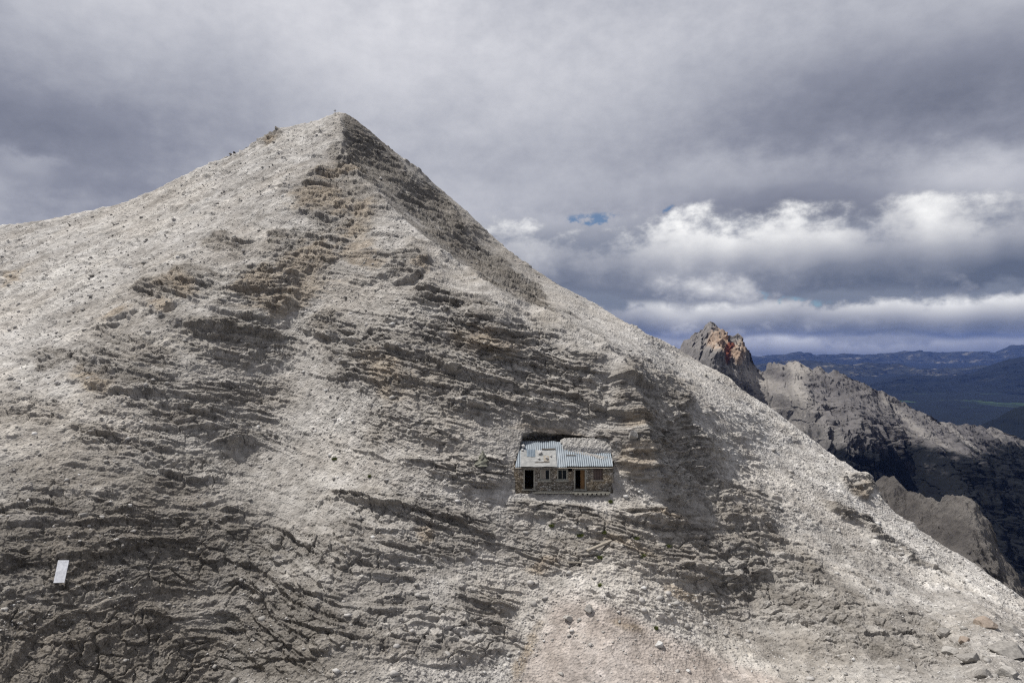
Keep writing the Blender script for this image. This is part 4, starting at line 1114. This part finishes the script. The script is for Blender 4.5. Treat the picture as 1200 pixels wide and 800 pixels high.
bd = blobs(bd, ((60, 190, 200, 80, -.24), (430, 40, 300, 70, .14), (700, 120, 200, 90, .12), (1010, 150, 240, 60, -.20), (1190, 60, 90, 60, -.08), (930, 256, 110, 26, -.34), (1100, 120, 80, 30, -.06), (880, 205, 70, 16, .08), (30, 190, 28, 12, .16), (1140, 205, 60, 20, .12),
                (1060, 90, 200, 34, -.08), (330, 120, 120, 50, -.05), (0, 40, 130, 90, -.1), (600, 215, 60, 50, -.06), (1100, 240, 90, 14, -.14), (700, 240, 120, 14, -.06)))
deck = t.ramp(bd, (.12, (.115, .128, .175)), (.36, (.205, .218, .272)), (.58, (.355, .367, .415)), (.80, (.51, .516, .555)), (1, (.66, .66, .69)))
cl = t.ramp(t.add(t.mul(el, 4.0), t.mul(tex, .3)), (0, (.30, .31, .33)), (.12, (.15, .175, .23)), (.5, (.20, .22, .275)), (.9, (.28, .29, .33)))
CLOUD = ((.05, (.095, .115, .165)), (.28, (.175, .193, .245)), (.5, (.32, .332, .375)), (.74, (.52, .525, .545)), (1, (.78, .78, .775)))
# three banks of cumulus, one beyond the other: flat dark base, lit bulging top
for (base, top, amp, soft_, spread, lst) in (
        (420, 394, .026, .007, .35, ((930, 402, 90, 12, .30), (1080, 400, 90, 11, .26))),
        (394, 354, .05, .010, .62, ((860, 362, 60, 12, .20), (800, 356, 40, 14, .12), (1050, 366, 90, 12, .12), (1165, 380, 70, 16, -.18), (1000, 372, 60, 8, -.10))),
        (344, 258, .10, .022, .60, ((880, 282, 110, 18, .16), (1080, 272, 110, 18, .16), (720, 280, 60, 24, .14), (1160, 322, 60, 16, -.20), (660, 330, 60, 40, .05), (960, 322, 120, 16, -.08)))):
    lf = t.noise(t.vec(t.add(t.mul(az, 4.2), 20 + base * .37), t.mul(el, 3.0), 0.0), 1.0, 3, .55, dims='2D')
    elk = t.add(el, t.mul(t.sub(lf, .5), soft_ * 3.2))
    ew = t.add(elk, t.mul(tex, -amp))
    mask = t.mul(t.rng(ew, elev(top) + soft_, elev(top) - soft_), t.rng(t.add(elk, t.mul(tex, soft_ * 2.0)), elev(base) - .004 - soft_ * .2, elev(base) + .004 + soft_ * .2))
    v = t.add(t.rng(ew, elev(base), elev(top), .12, .12 + spread, smooth=False), t.add(t.mul(tex, 1.05), t.mul(t.sub(lf, .5), .45)))
    v = blobs(v, lst)
    cl = t.mix(mask, cl, t.ramp(v, *CLOUD))
cl = t.mix(up, cl, deck)
# a few gaps of blue
gs = blobs(0.0, ((682, 254, 30, 7, .95), (905, 351, 44, 6, .9), (798, 247, 18, 6, .8)))
gap = t.mul(t.mul(t.rng(t.sub(gs, t.add(t.mul(tex, 1.6), t.mul(t.sub(fine, .5), 2.2))), .40, 1.15), t.rng(gs, .1, .5)), .85)
sc10 = t.mix(1.0, cl, (10, 10, 10), 'MULTIPLY')
full = t.mix(gap, sc10, t.mix(1.0, sky.outputs[0], (.42, .50, .56), 'MULTIPLY'))
bg = t.n('ShaderNodeBackground'); t.put(bg.inputs[0], full); bg.inputs[1].default_value = .1
ow = t.n('ShaderNodeOutputWorld'); t.t.links.new(bg.outputs[0], ow.inputs[0])

# haze
bm = bmesh.new()
add_box(bm, (-41000, -41000, -901), (41000, 41000, 420))
m, t = material('haze_air')
pv = t.n('ShaderNodeVolumePrincipled')
pv.inputs['Color'].default_value = (.15, .255, .64, 1)
pv.inputs['Density'].default_value = 1.7e-5
om = t.n('ShaderNodeOutputMaterial'); t.t.links.new(pv.outputs[0], om.inputs['Volume'])
hz = bm_obj('haze', bm, m)
tag(hz, 'thin blue haze over the valley and far ranges', 'haze', kind='stuff')

cam = bpy.data.cameras.new('camera')
cam.lens = 24; cam.sensor_width = 36; cam.clip_start = .5; cam.clip_end = 200000
co = bpy.data.objects.new('camera', cam); COL.objects.link(co)
co.rotation_euler = (math.radians(90), 0, 0)
SC.camera = co
SC.view_settings.view_transform = 'Standard'
SC.view_settings.look = 'None'
SC.view_settings.exposure = 0.36
SC.view_settings.gamma = 1
SC.view_settings.use_curve_mapping = False
SC.cycles.max_bounces = 6
SC.cycles.diffuse_bounces = 2
SC.cycles.volume_bounces = 0
SC.cycles.use_denoising = False
SC.cycles.sample_clamp_indirect = 1.0
SC.cycles.sample_clamp_direct = 5.0
SC.cycles.filter_width = 1.2
SC.cycles.use_adaptive_sampling = True
SC.cycles.adaptive_threshold = .012
